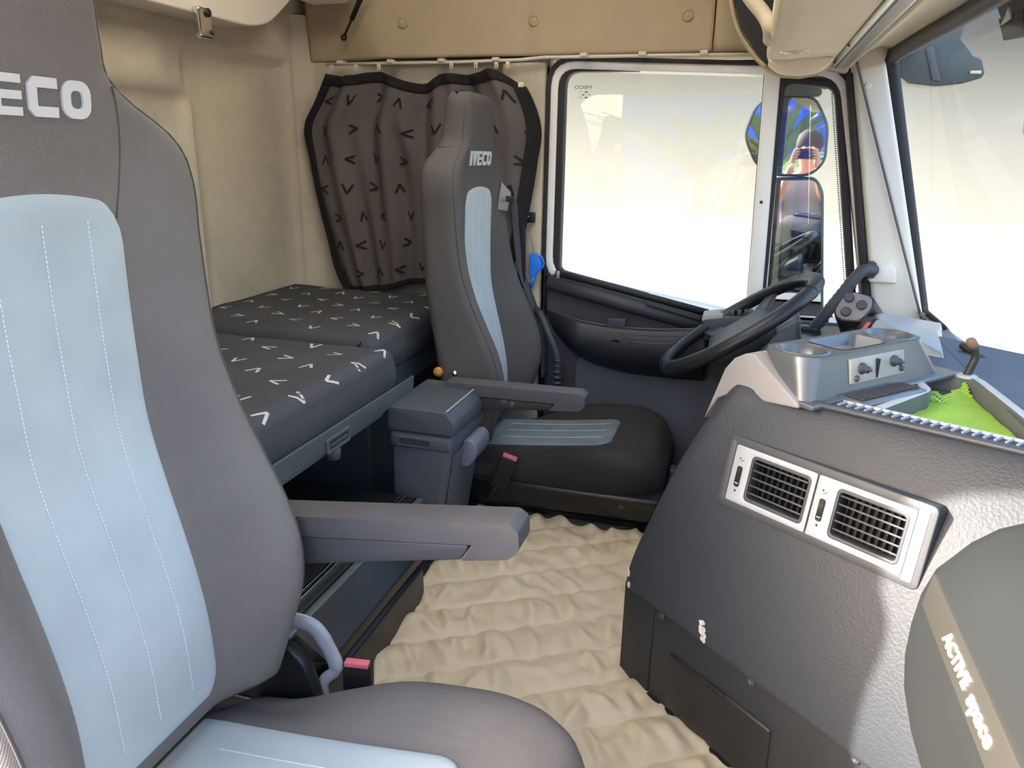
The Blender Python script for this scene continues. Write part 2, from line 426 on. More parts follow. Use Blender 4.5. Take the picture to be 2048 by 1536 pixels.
# rear corner fillet
surf('corner_fillet', lambda t, z: (-1.70+0.16*(1-cos(t)), 2.52+0.155*sin(t), z), lin(0, pi/2, 12), lin(0.3, 1.60, 10), felt, wl)
for x, z in ((-1.208, 1.553), (-0.737, 1.549), (-0.237, 1.548)):
    y = upperp(x, z)[1]
    lathe('fixing_button', [(0.019, 0.0), (0.019, 0.004), (0.013, 0.009), (0.012, 0.006), (0.0085, 0.009), (0.0, 0.0105)], (x, y-0.009, z), (0, -1, -0.1), felt2, wl, seg=20)
# B pillar trim beside the door
box('pillar_trim_panel', (-0.86, 2.635, -0.3), (-0.70, 2.70, 1.425), felt, wl, b=0.012)
# sill and lower body ahead of the door
box('sill', (-0.72, 2.70, -0.34), (0.95, 2.80, -0.05), blk, wl)
# ---- driver door
W = [(-0.636, 1.394), (0.010, 1.391), (0.036, 0.600), (-0.085, 0.605), (-0.632, 0.716)]
Q = [(0.078, 1.352), (0.225, 1.336), (0.372, 0.600), (0.096, 0.600)]
def rr(p, d, r): return roundpoly(offset_poly(p, d), r, 5)
dr = sroot('door_1', 'driver door with dark vinyl panel, pocket and window')
prism('door_panel', roundpoly([(-0.672, -0.25), (-0.672, 0.700), (-0.63, 0.706), (-0.085, 0.592), (0.06, 0.60), (0.40, 0.60), (0.46, -0.25)], [0.01, 0.03, 0.01, 0.01, 0.01, 0.01, 0.01]), 'y', 2.625, 2.72, door_m, dr, b=0.008)
rW = [0.075, 0.02, 0.01, 0.01, 0.02]; rQ = [0.02, 0.02, 0.01, 0.01]
frame('door_frame', rr([(-0.662, 1.408), (0.235, 1.372), (0.42, 0.60), (0.06, 0.59), (-0.662, 0.70)], 0.022, 0.085)[0:], rr([(-0.662, 1.408), (0.235, 1.372), (0.42, 0.60), (0.06, 0.59), (-0.662, 0.70)], -0.004, 0.065), 'y', 2.645, 2.74, frame_m, dr, b=0.004)
frame('frame_seal', rr([(-0.662, 1.408), (0.235, 1.372), (0.42, 0.60), (0.06, 0.59), (-0.662, 0.70)], 0.034, 0.095), rr([(-0.662, 1.408), (0.235, 1.372), (0.42, 0.60), (0.06, 0.59), (-0.662, 0.70)], 0.021, 0.085), 'y', 2.638, 2.72, seal, dr)
box('window_divider', (0.012, 2.642, 0.58), (0.060, 2.72, 1.40), frame_m, dr, b=0.008)
# the divider leans with the front edge of the glass
dv = dr.children[-1]
for v in dv.data.vertices: v.co.x += 0.026*(1.39-v.co.z)/0.79
lathe('divider_screw', [(0.005, 0), (0.005, 0.003), (0.0, 0.003)], (0.046, 2.642, 0.985), (0, -1, 0), blk, dr, seg=12)
wn = sroot('window_1', 'driver door window with black seal')
frame('window_seal', rr(W, 0.030, rW), rr(W, 0.0, [0.05, 0.015, 0.01, 0.01, 0.02]), 'y', 2.652, 2.70, seal, wn, b=0.004)
prism('pane', rr(W, 0.006, rW), 'y', 2.674, 2.678, glass, wn)
wq = sroot('window_2', 'narrow fixed quarter window beside the pillar')
frame('window_seal', rr(Q, 0.024, rQ), rr(Q, 0.0, [0.035, 0.03, 0.01, 0.01]), 'y', 2.65, 2.70, seal, wq, b=0.004)
prism('pane', rr(Q, 0.006, rQ), 'y', 2.674, 2.678, glass, wq)
# thin dotted shade along the front edge of the quarter glass
dots = []
for i in range(95):
    z = 1.32-0.64*i/94; xq = 0.225+(1.336-z)*0.2-0.006
    dots.append(boxvf((xq-0.004, 2.672, z-0.0018), (xq+0.001, 2.6738, z+0.0018)))
o = multi('dotted_print', dots, seal, wq); o['kind'] = 'stuff'
# glass stamp, read from outside so mirrored here
text_mesh('glass_stamp', 'IVECO', 0.016, basis((-0.575, 2.672, 1.345), (-1, 0, 0), (0, 0, 1)), mat('stamp_ink', (70, 66, 70), 0.8), wn, extrude=0.0002, sx=1.35)
stamp_pale = mat('stamp_pale', (186, 184, 176), 0.8)
multi('glass_stamp_lines', [boxvf((-0.588+0.008*((k*3+q) % 2)+0.011*q, 2.6716, 1.328-0.009*k), (-0.580+0.008*((k*3+q) % 2)+0.011*q, 2.6722, 1.332-0.009*k)) for k in range(3) for q in range(3)], stamp_pale, wn)
# door furniture
tube('sill_roll', [(-0.665, 2.615, 0.676), (-0.40, 2.612, 0.622), (-0.095, 2.612, 0.560)], 0.026, door_m, dr, seg=14)
tube('sill_seal', [(-0.64, 2.63, 0.712), (-0.40, 2.63, 0.668), (-0.09, 2.63, 0.606)], 0.012, seal, dr, seg=10)
hexa('demister_slot', [(-0.30, 2.590, 0.624), (-0.11, 2.590, 0.582), (-0.11, 2.60, 0.600), (-0.30, 2.60, 0.642), (-0.30, 2.584, 0.626), (-0.11, 2.584, 0.584), (-0.11, 2.592, 0.600), (-0.30, 2.592, 0.642)], blk_soft, dr, b=0.003)
lathe('lock_pin', [(0.0075, 0), (0.0075, 0.026), (0.006, 0.030), (0, 0.031)], (-0.628, 2.617, 0.690), (0, 0, 1), pale, dr, seg=14)
top_f = cubic([-0.668, -0.55, -0.39, -0.25, -0.08], [0.574, 0.556, 0.542, 0.545, 0.562])
bot_f = cubic([-0.668, -0.64, -0.60, -0.52, -0.40, -0.25, -0.08], [0.560, 0.505, 0.460, 0.405, 0.372, 0.362, 0.365])
def pocket(u, v):
    x = -0.668+u*0.588; z = bot_f(x)*(1-v)+top_f(x)*v
    d = 0.085*(ss(0, 0.25, u))*(sin(pi*min(1, 0.02+v*0.75)))**0.7
    if v > 0.97: d *= 0.9
    return (x, 2.628-d, z)
surf('door_pocket', pocket, lin(0, 1, 44), lin(0, 1, 26), pocket_m, dr, thick=0.006)
pk = dr.children[-1]
tube('pocket_rim', [(x, pocket((x+0.668)/0.588, 1.0)[1], top_f(x)) for x in lin(-0.665, -0.082, 26)], 0.0045, arm_d, pk)
for k in range(3):
    tube('pocket_rib', [(x, pocket((x+0.668)/0.588, 0.90-0.075*k)[1]-0.001, pocket((x+0.668)/0.588, 0.90-0.075*k)[2]) for x in lin(-0.385+0.02*k, -0.11, 14)], 0.0035, dk_grey, pk, seg=6)
cpt = pocket((-0.392+0.668)/0.588, 0.66)
lathe('pocket_disc', [(0.021, 0), (0.021, 0.003), (0.019, 0.003), (0.0185, 0.001), (0, 0.001)], cpt, (0, -1, -0.1), pocket_m, pk, seg=24)
box('pocket_clip', (-0.43, 2.565, 0.535), (-0.365, 2.60, 0.572), dk_grey, dr, b=0.004)
prism('cloth_tile', roundpoly([(-0.552, -0.05), (-0.548, 0.395), (-0.50, 0.428), (-0.30, 0.420), (-0.02, 0.360), (0.10, 0.33), (0.10, -0.05)], [0, 0.03, 0.03, 0.1, 0.1, 0, 0], 5), 'y', 2.616, 2.64, door_t, dr, b=0.006)
prism('switch_block', [(-0.104, 0.562), (-0.100, 0.610), (-0.03, 0.622), (0.06, 0.632), (0.06, 0.53), (-0.09, 0.535)], 'y', 2.50, 2.63, dk_grey, dr, b=0.008)
hexa('switch_cap', [(-0.104, 2.50, 0.600), (-0.035, 2.50, 0.612), (-0.035, 2.60, 0.612), (-0.104, 2.60, 0.600), (-0.102, 2.505, 0.618), (-0.035, 2.505, 0.630), (-0.035, 2.60, 0.630), (-0.102, 2.60, 0.618)], pale, dr, b=0.004)
for k in range(3):
    box('window_switch', (-0.015+0.022*k, 2.51, 0.622+0.003*k), (0.0+0.022*k, 2.56, 0.642+0.003*k), arm_d, dr, b=0.004)
gp = catmull([(-0.700, 2.600, 0.575), (-0.675, 2.575, 0.560), (-0.640, 2.555, 0.500), (-0.606, 2.550, 0.425), (-0.600, 2.555, 0.36), (-0.606, 2.575, 0.29)], 6)
tube('grab_handle', gp, 0.014, dk_grey, dr, seg=10)
for k in range(5):
    z = 0.405-0.022*k
    lathe('grip_ridge', [(0.012, -0.007), (0.0175, -0.003), (0.0175, 0.003), (0.012, 0.007)], (-0.602, 2.552+0.0015*k, z), (0, 0, 1), dk_grey, [c for c in dr.children if c.name.startswith('grab_handle')][0], seg=12)

# ---- A pillar, windscreen, header
tr = sroot('trim_2', 'pale grey windscreen pillar trim')
prism('pillar_cover', [(0.262, 1.395), (0.350, 1.415), (0.590, 0.60), (0.440, 0.60)], 'y', 2.60, 2.74, pillar_m, tr, b=0.015)
prism('pillar_seal', [(0.243, 1.395), (0.262, 1.395), (0.440, 0.60), (0.412, 0.60)], 'y', 2.612, 2.72, seal, tr, b=0.006)
prism('pillar_top_cap', [(0.262, 1.372), (0.345, 1.392), (0.36, 1.46), (0.24, 1.46)], 'y', 2.596, 2.74, felt, tr, b=0.006)
prism('handle_bracket', [(0.398, 0.752), (0.398, 0.80), (0.446, 0.815), (0.470, 0.80), (0.478, 0.752)], 'y', 2.575, 2.62, pillar_m, tr, b=0.006)
lathe('pillar_plug', [(0.010, 0), (0.010, 0.003), (0.007, 0.004), (0, 0.004)], (0.312, 2.60, 1.335), (0, -1, 0), pillar_m, tr, seg=16)
ws = sroot('window_3', 'large windscreen with black rubber seal')
def wsc(y, t):
    # t 0 bottom .. 1 top, gentle bow towards the front in the middle
    bow = 0.10*(1-((y-1.5)/1.2)**2)
    return (0.612-0.215*t+bow*0.9-0.075+0.05*abs((y-1.5)/1.2)**4, y, 0.640+0.785*t)
surf('windscreen_pane', wsc, lin(0.32, 2.68, 26), lin(0, 1, 6), glass, ws)
tube('windscreen_seal', [wsc(y, 0.995) for y in lin(0.32, 2.62, 24)]+[wsc(2.655, 0.985), wsc(2.672, 0.96)]+[wsc(2.675, t) for t in lin(0.93, -0.05, 12)], 0.021, seal, ws, seg=10)
hd = sroot('trim_3', 'headliner strip and blind cassette above the windscreen')
surf('header_liner', lambda y, t: (0.250+(wsc(y, 1)[0]-0.250)*t, y, 1.388+0.05*t+0.03*sin(pi*t)), lin(0.32, 2.70, 24), lin(0, 1, 8), ceil_m, hd, thick=0.01)
surf('header_top', lambda y, t: (0.245+0.18*t, y, 1.52+0.02*t), lin(0.32, 2.74, 10), [0, 1], ceil_m, hd, thick=0.05)
prism('blind_cassette', [(0.198, 1.400), (0.206, 1.386), (0.240, 1.382), (0.249, 1.392), (0.249, 1.45), (0.198, 1.45)], 'y', 0.34, 2.58, alu, hd, b=0.003)
prism('cassette_groove', [(0.2095, 1.3845), (0.2135, 1.3845), (0.2135, 1.39), (0.2095, 1.39)], 'y', 0.34, 2.575, arm_d, hd)
prism('cassette_end', [(0.19, 1.43), (0.19, 1.385), (0.25, 1.372), (0.256, 1.43)], 'y', 2.58, 2.66, felt, hd, b=0.006)
for y in (2.15, 2.50):
    lathe('cassette_screw', [(0.006, 0), (0.006, 0.003), (0, 0.003)], (0.202, y, 1.393), (-0.5, 0, -1), arm_d, hd, seg=10)
# ---- passenger side wall with the open door, and the nose of the cab
wrt = sroot('wall_right', 'passenger side wall with open doorway')
prism('rear_side_panel', [(-1.86, -0.34), (-1.10, -0.34), (-1.10, 0.85), (-0.99, 1.08), (-1.05, 1.32), (-1.10, 1.44), (-1.06, 1.48), (-1.0, 1.50), (-1.0, 2.3), (-1.86, 2.3)], 'y', 0.30, 0.32, felt, wrt)
prism('header_panel', [(-1.0, 2.3), (-1.0, 1.50), (0.42, 1.50), (0.46, 2.3)], 'y', 0.30, 0.32, felt, wrt)
prism('front_pillar', [(0.30, 1.50), (0.42, 1.50), (0.68, 0.60), (0.95, 0.6), (0.95, -0.34), (0.5, -0.34)], 'y', 0.24, 0.32, pillar_m, wrt)
fr = sroot('wall_front', 'dark firewall below the dashboard')
box('firewall', (0.63, 0.25, -0.34), (0.70, 2.78, 0.50), under_m, fr)
box('roof_front', (0.42, 0.25, 1.47), (0.48, 2.78, 2.12), felt2, fr)

# ================================================================== OUTSIDE
gr = struct(box('ground', (-14, -16, -1.62), (16, 9, -1.5), ground_m), 'pale concrete yard')
hw = sroot('wall_back', 'sunlit white rendered wall across the yard')
box('rendered_wall', (-14, 6.0, -1.5), (16, 6.25, 2.06), wall_out, hw)
box('canopy_roof', (-14, 4.64, 2.06), (16, 6.25, 2.26), canopy_m, hw)
# blue hall far behind the photographer and a palm, both seen in the truck mirror
bb = thing('warehouse', 'blue metal clad hall reflected in the truck mirror', 'building', (2.5, -13, -1.5))
box('clad_wall', (-3, -14, -1.5), (9, -13, 3.4), blue_b, bb)
box('roof_edge', (-3.1, -14.1, 3.4), (9.1, -12.9, 3.65), frame_m, bb)
for k in range(24): box('cladding_rib', (-2.9+0.5*k, -13.02, -1.5), (-2.84+0.5*k, -13.0+0.02, 3.4), blue_b, bb)

# ================================================================== SEATS
# profile knots, in the driver seat's own place
zk = [0.20, 0.25, 0.31, 0.40, 0.46, 0.55, 0.61, 0.70, 0.80, 0.875, 0.95, 1.04, 1.10, 1.15, 1.25, 1.30]
Xb = cubic(zk, [-0.72, -0.705, -0.688, -0.664, -0.664, -0.690, -0.718, -0.758, -0.788, -0.797, -0.802, -0.807, -0.812, -0.815, -0.812, -0.815])   # bolster front
Xp = cubic(zk, [-0.76, -0.760, -0.762, -0.766, -0.775, -0.795, -0.810, -0.828, -0.832, -0.832, -0.830, -0.826, -0.820, -0.815, -0.812, -0.815])   # centre front
Xk = cubic(zk, [-0.84, -0.860, -0.868, -0.872, -0.876, -0.890, -0.900, -0.915, -0.922, -0.925, -0.928, -0.928, -0.925, -0.915, -0.900, -0.895])   # back
Wd = cubic([0.20, 0.30, 0.45, 0.60, 0.80, 0.95, 1.04, 1.07, 1.10, 1.125, 1.15, 1.20, 1.27, 1.30], [0.235, 0.250, 0.262, 0.262, 0.260, 0.264, 0.266, 0.257, 0.228, 0.184, 0.150, 0.137, 0.130, 0.118])
SC = 2.32   # driver seat centre line
def front(y, z):
    """front surface of the backrest; y measured from the centre line"""
    W_ = Wd(z); a = abs(y)
    x = Xp(z)+(Xb(z)-Xp(z))*ss(min(0.115, W_*0.7), W_*0.86, a)
    return x
def back_section(z, sh=0.0, dz=0.0):
    W_ = Wd(z)-sh; fr_, bk = [], []
    th = max(0.03, min(front(W_*0.95, z)-Xk(z), 0.2)); r = min(0.038, th*0.42)
    ys = [-1.0, -0.995, -0.98, -0.95, -0.90, -0.84, -0.77, -0.70, -0.62, -0.53, -0.42, -0.28, -0.14, 0, 0.14, 0.28, 0.42, 0.53, 0.62, 0.70, 0.77, 0.84, 0.90, 0.95, 0.98, 0.995, 1.0]
    for q in ys:
        y = q*W_; e = max(0.0, (abs(y)-(W_-r))/r); d = r*(1-sqrt(max(0, 1-min(e, 1)**2)))
        fr_.append((front(y, z)-d-sh*0.7, SC+y, z+dz))
        bk.append((Xk(z)+d+sh*0.5, SC+y, z+dz))
    return fr_+bk[::-1]
def build_seat(d, name, label, cush_mat, panel_mat, group, dzl=0.0, back_mat=None):
    D = Vector(d)
    def T(p): return tuple(Vector(p)+D)
    R = thing(name, label, 'seat', T((-0.5, SC, -0.26-d[2])), group=group)
    secs = []
    zs = lin(0.235, 1.265, 74)
    secs.append(back_section(0.215, 0.05)); secs.append(back_section(0.220, 0.02))
    secs += [back_section(z) for z in zs]
    for k in range(1, 7):
        a = k/6*pi/2; secs.append(back_section(1.265, 0.045*(1-cos(a)), 0.038*sin(a)))
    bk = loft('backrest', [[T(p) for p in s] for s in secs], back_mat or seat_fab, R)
    # light centre panel: puffy, rounded corners
    z0, z1, hw_ = 0.255, 1.005, 0.128
    def panel(s, t):
        z = z0+(z1-z0)*t
        tt = (z1-z); h = hw_
        if tt < 0.05: h = hw_-0.05+0.05*sqrt(max(0, 1-((0.05-tt)/0.05)**2))
        if z-z0 < 0.05: h = hw_-0.05+0.05*sqrt(max(0, 1-((0.05-(z-z0))/0.05)**2))
        y = s*h; zz = z + (0.022*(1-(y/hw_)**2) if t > 0.9 else 0)*ss(0.9, 1, t)
        e = min(1-abs(s), t*5, (1-t)*5); x = front(y, z)+0.006*ss(0, 0.09, e)-0.003*(1-ss(0, 0.06, e))
        return T((x, SC+y, zz))
    sv = [-1, -0.985, -0.95, -0.9]+lin(-0.82, 0.82, 13)+[0.9, 0.95, 0.985, 1]
    tv = [0, 0.004, 0.012, 0.025, 0.045]+lin(0.07, 0.93, 40)+[0.955, 0.975, 0.988, 0.996, 1]
    surf('center_panel', panel, sv, tv, suede, bk)
    pn = bk.children[-1]
    vfs = []
    for y in (-0.066, 0.0, 0.066):
        n = 118
        for k in range(n):
            z = 0.30+0.688*k/n
            for_ = front(y, z)+0.0068; b_ = front(y, z+0.0035)+0.0068
            vfs.append(tube_vf([T((for_, SC+y, z)), T((b_, SC+y, z+0.0036))], 0.0007, 4))
    o = multi('stitching', vfs, thread, pn); o['kind'] = 'stuff'
    # seams
    def edge(s_, f_, zz):
        out = []
        for z in zz:
            W_ = Wd(z); y = W_*f_; th = max(0.03, min(front(W_*0.95, z)-Xk(z), 0.2)); r = min(0.038, th*0.42)
            e = max(0.0, (y-(W_-r))/r); out.append(T((front(y, z)-r*(1-sqrt(max(0, 1-e*e)))+0.0008, SC+s_*y, z)))
        return out
    for s_ in (-1, 1):
        tube('piping', edge(s_, 0.955, lin(0.26, 1.262, 60)), 0.0019, seam_m, bk, seg=6)
        tube('seam', [T((front(s_*0.121, z)+0.0005, SC+s_*(0.121+0.012*sin((z-1.0)*18)), z)) for z in lin(0.985, 1.148, 12)], 0.0016, seam_m, bk, seg=6)
        tube('side_seam', [T((x, SC+s_*(Wd(1.14)-0.0+0.0005), 1.14)) for x in lin(-0.90, -0.85, 6)], 0.0016, seam_m, bk, seg=6)
    # embroidered letters
    H_ = 0.043; zc = 1.108+dzl; st = 0.0115; gap = 0.0065; lw = 0.0385
    xs_ = -0.106; vf = []
    def quad(pts):
        n = len(pts); A_ = [T((front(p[0], zc+p[1])+0.0032, SC+p[0], zc+p[1])) for p in pts]; B_ = [T((front(p[0], zc+p[1])-0.002, SC+p[0], zc+p[1])) for p in pts]
        return (A_+B_, [tuple(range(n)), tuple(range(2*n-1, n-1, -1))]+[(i, (i+1) % n, n+(i+1) % n, n+i) for i in range(n)])
    def ring(x0, x1, z0_, z1_, t, r, opening=None):
        out = rrect(x0, x1, z0_, z1_, r, 4); inn = rrect(x0+t, x1-t, z0_+t, z1_-t, max(0.002, r-t*0.75), 4); q = []
        for i in range(len(out)):
            j = (i+1) % len(out)
            mid = ((out[i][0]+out[j][0])/2, (out[i][1]+out[j][1])/2)
            if opening and mid[0] > opening and abs(mid[1]) < H_*0.24: continue
            q.append(quad([out[i], out[j], inn[j], inn[i]]))
        return q
    h = H_/2; p = xs_
    letters = []
    letters.append([quad([(p, -h), (p+st+0.002, -h), (p+st+0.002, h), (p, h)])]); p += st+0.002+gap
    letters.append([quad([(p, h), (p+0.0135, h), (p+lw/2+0.0065, -h), (p+lw/2-0.0065, -h)]), quad([(p+lw, h), (p+lw-0.0135, h), (p+lw/2-0.0065, -h), (p+lw/2+0.0065, -h)])]); p += lw+gap
    letters.append([quad([(p, -h), (p+st, -h), (p+st, h), (p, h)])]+[quad([(p+st*0.9, c-0.0045), (p+lw-0.002, c-0.0045), (p+lw-0.002, c+0.0045), (p+st*0.9, c+0.0045)]) for c in (-h+0.0045, 0, h-0.0045)]); p += lw+gap
    letters.append([quad([(p, -h+0.008), (p+st, -h+0.008), (p+st, h-0.008), (p, h-0.008)]), quad([(p, -h+0.008), (p+0.008, -h), (p+lw, -h), (p+lw, -h+0.0115), (p+st, -h+0.0115)]), quad([(p, h-0.008), (p+0.008, h), (p+lw, h), (p+lw, h-0.0115), (p+st, h-0.0115)])]); p += lw+gap
    letters.append(ring(p, p+lw+0.002, -h, h, st, 0.015))
    for q in letters: multi('embroidered_letter', q, embroid, bk)
    # cushion: sections along x
    xc = [-0.80, -0.78, -0.70, -0.60, -0.50, -0.40, -0.30, -0.24, -0.19, -0.165, -0.155]
    Zb = cubic(xc, [0.150, 0.155, 0.165, 0.205, 0.243, 0.258, 0.262, 0.252, 0.225, 0.19, 0.17])    # side bolster top
    Zc = cubic(xc, [0.185, 0.188, 0.196, 0.206, 0.218, 0.232, 0.246, 0.244, 0.222, 0.188, 0.17])   # centre top
    Wc = cubic(xc, [0.235, 0.245, 0.258, 0.265, 0.270, 0.272, 0.268, 0.255, 0.225, 0.19, 0.17])
    zlow = 0.105
    def ctop(x, y):
        return Zc(x)+(Zb(x)-Zc(x))*ss(0.125, 0.215, abs(y))
    def csec(x, sh=0.0):
        Wx = Wc(x)-sh; t_, b_ = [], []; r = 0.04
        for q in [-1, -0.995, -0.98, -0.95, -0.91, -0.85, -0.78, -0.70, -0.6, -0.48, -0.32, -0.16, 0, 0.16, 0.32, 0.48, 0.6, 0.70, 0.78, 0.85, 0.91, 0.95, 0.98, 0.995, 1]:
            y = q*Wx; e = max(0, (abs(y)-(Wx-r))/r); dd = r*(1-sqrt(max(0, 1-min(e, 1)**2)))
            t_.append(T((x, SC+y, max(ctop(x, y)-dd-sh*0.5, zlow+0.01)))); b_.append(T((x, SC+y*0.97, zlow)))
        return t_+b_[::-1]
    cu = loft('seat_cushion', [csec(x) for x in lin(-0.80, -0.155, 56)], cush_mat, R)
    def cpan(s, t):
        x = -0.79+0.455*t; hh = 0.130
        if t > 0.88: hh = 0.130-0.05+0.05*sqrt(max(0, 1-((t-0.88)/0.12)**2))
        y = s*hh; e = min(1-abs(s), (1-t)*4)
        return T((x, SC+y, ctop(x, y)+0.006*ss(0, 0.1, e)-0.003*(1-ss(0, 0.06, e))))
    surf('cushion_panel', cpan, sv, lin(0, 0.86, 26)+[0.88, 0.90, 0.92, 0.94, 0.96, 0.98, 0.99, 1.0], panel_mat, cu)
    cp = cu.children[-1]; vfs = []
    for y in (-0.066, 0.0, 0.066):
        for k in range(70):
            x = -0.72+0.35*k/70
            vfs.append(tube_vf([T((x, SC+y, ctop(x, y)+0.0066)), T((x+0.0034, SC+y, ctop(x+0.0034, y)+0.0066))], 0.0008, 4))
    o = multi('stitching', vfs, thread, cp); o['kind'] = 'stuff'
    # seat pan, bellows and plinth
    hexa('seat_pan', [T((-0.80, SC-0.235, 0.03)), T((-0.20, SC-0.235, 0.045)), T((-0.20, SC+0.235, 0.045)), T((-0.80, SC+0.235, 0.03)),
                      T((-0.79, SC-0.268, 0.135)), T((-0.165, SC-0.262, 0.135)), T((-0.165, SC+0.262, 0.135)), T((-0.79, SC+0.268, 0.135))], blk, R, b=0.018)
    pan = R.children[-1]
    for x in (-0.70, -0.27): lathe('pan_bolt', [(0.010, 0), (0.010, 0.003), (0.006, 0.004), (0, 0.002)], T((x, SC-0.262, 0.10)), (0, -1, -0.3), arm_d, pan, seg=14)
    rings = []
    for k in range(11):
        z = 0.04-0.021*k; io = 0.018 if k % 2 else 0.0
        sg = 0.012*(k/10)
        pts = rrect(-0.79+io, -0.19-io, SC-0.245+io, SC+0.245-io, 0.07, 6)
        rings.append([T((p_[0], p_[1], z-0.018*(1-((p_[0]+0.49)/0.30)**2)*min(1, k/3))) for p_ in pts])
    loft('bellows', rings, blk_soft, R, smooth=False)
    box('plinth', T((-0.76, SC-0.22, -0.26-d[2])), T((-0.17, SC+0.22, -0.155)), blk, R, b=0.01)
    # height lever at the front corner
    hexa('height_lever', [T((-0.165, SC-0.05, 0.07)), T((-0.135, SC-0.05, 0.06)), T((-0.135, SC+0.0, 0.06)), T((-0.165, SC+0.0, 0.07)), T((-0.150, SC-0.05, 0.155)), T((-0.125, SC-0.05, 0.15)), T((-0.125, SC+0.0, 0.15)), T((-0.150, SC+0.0, 0.155))], dk_grey, R, b=0.008)
    return R, T, bk, cu
def build_armrest(R, top0, top1, y0, y1, h0, h1, cover_t=(0.02, 0.80), dirty=None):
    """armrest from rear (x,z) to front (x,z), top line; h: depth of the cover at rear and front"""
    (xa, za), (xb, zb) = top0, top1; sl = (zb-za)/(xb-xa)
    zt = lambda x: za+sl*(x-xa)
    xe = xb
    xd = xa+(xb-xa)*cover_t[1]
    body = [(xa, zt(xa)), (xb-0.008, zt(xb)+0.0), (xb+0.008, zt(xb)-0.010), (xb+0.010, zt(xb)-h1*0.72), (xb-0.008, zt(xb)-h1), (xd-0.013, zt(xd)-h1-0.006), (xd+0.004, zt(xd)-0.036), (xa, zt(xa)-0.036)]
    am = prism('armrest', roundpoly(body, [0, 0.005, 0.006, 0.010, 0.008, 0.003, 0.001, 0], 4), 'y', y0, y1, arm_m, R, b=0.0055, seg=3)
    cov = [(xa, zt(xa)-0.038), (xd-0.004, zt(xd)-0.038), (xd-0.0025, zt(xd)-0.046), (xd-0.016, zt(xd)-h1-0.007), (xa, zt(xa)-h0)]
    prism('side_cover', cov, 'y', y0+0.002, y1-0.004, dirty or arm_d, am, b=0.004)
    return am
# ---- driver seat
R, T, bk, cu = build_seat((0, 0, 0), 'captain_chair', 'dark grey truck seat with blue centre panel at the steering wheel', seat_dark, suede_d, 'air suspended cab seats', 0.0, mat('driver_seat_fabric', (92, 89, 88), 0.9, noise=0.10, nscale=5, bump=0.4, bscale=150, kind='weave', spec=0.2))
scuff = mat('scuffed_cover', (44, 44, 46), 0.5, stain=((150, 146, 140), 26, 0.60, 0.72))
build_armrest(R, (-0.80, 0.472), (-0.388, 0.478), 1.955, 2.015, 0.088, 0.052, dirty=scuff)
lathe('pivot_cap', [(0.016, 0), (0.016, 0.008), (0.010, 0.012), (0, 0.012)], (-0.868, 2.062, 0.468), (0.3, -1, 0), orange_p, R, seg=14)
lathe('pivot_bolt', [(0.011, 0), (0.011, 0.006), (0.007, 0.008), (0.007, 0.014), (0, 0.014)], (-0.812, 2.062, 0.470), (0.2, -1, 0), chrome, R, seg=10)
# belt guide and belt at the far shoulder
hexa('belt_guide', [(-0.825, 2.490, 0.938), (-0.796, 2.520, 0.932), (-0.790, 2.512, 0.932), (-0.818, 2.484, 0.938), (-0.812, 2.498, 1.032), (-0.786, 2.530, 0.995), (-0.780, 2.522, 0.995), (-0.806, 2.492, 1.032)], pale, R, b=0.004)
for v in R.children[-1].data.vertices: v.co.y -= 0.012; v.co.x += 0.016
gd = R.children[-1]
hexa('guide_slot', [(-0.787, 2.478, 0.968), (-0.767, 2.500, 0.962), (-0.764, 2.497, 0.962), (-0.784, 2.475, 0.968), (-0.786, 2.478, 0.988), (-0.766, 2.500, 0.980), (-0.763, 2.497, 0.980), (-0.783, 2.475, 0.988)], blk_soft, gd, b=0.002)
belt = thing('seat_belt', 'grey webbing seat belt running down from the driver seat shoulder guide', 'seat belt', (-0.69, 2.60, 0.30))
bp_ = catmull([(-0.778, 2.505, 0.975), (-0.775, 2.535, 0.955), (-0.772, 2.562, 0.845), (-0.758, 2.580, 0.722), (-0.727, 2.592, 0.632), (-0.695, 2.602, 0.545), (-0.672, 2.602, 0.45), (-0.665, 2.60, 0.32)], 6)
bV = []
for i, p in enumerate(bp_):
    q = bp_[min(i+1, len(bp_)-1)]-bp_[max(i-1, 0)]; q = q/np.linalg.norm(q)
    sd_ = np.cross(q, (0, 1, 0)); sd_ = sd_/np.linalg.norm(sd_)*0.008 + np.array((0, 0.012, 0))
    bV += [tuple(p-sd_), tuple(p+sd_)]
o = mobj('webbing', bV, [(2*i, 2*i+1, 2*i+3, 2*i+2) for i in range(len(bp_)-1)], mat('belt_webbing', (70, 72, 78), 0.8, bump=0.3, bscale=900), belt, smooth=True)
md = o.modifiers.new('thick', 'SOLIDIFY'); md.thickness = 0.002
def buckle(R, base, top, wd, label=None):
    b_, t_ = Vector(base), Vector(top); ax = (t_-b_).normalized(); sx = Vector((0.55, 0.1, 0.0)); sx = (sx-ax*sx.dot(ax)).normalized(); sy = ax.cross(sx)
    def c(p, a, k): return tuple(p+sx*a+sy*k)
    hexa('buckle', [c(b_, -wd, -0.012), c(b_, wd, -0.012), c(b_, wd, 0.012), c(b_, -wd, 0.012), c(t_, -wd, -0.012), c(t_, wd, -0.012), c(t_, wd, 0.012), c(t_, -wd, 0.012)], blk_soft, R, b=0.004)
    bu = R.children[-1]; s1, s2 = t_-ax*0.006, t_+ax*0.004
    hexa('release_button', [c(s1, -wd*0.85, -0.014), c(s1, wd*0.85, -0.014), c(s1, wd*0.85, 0.002), c(s1, -wd*0.85, 0.002), c(s2, -wd*0.85, -0.014), c(s2, wd*0.85, -0.014), c(s2, wd*0.85, 0.002), c(s2, -wd*0.85, 0.002)], pinkred, bu, b=0.002)
    bu.children[0]['label'] = 'faded red release button'
    return bu
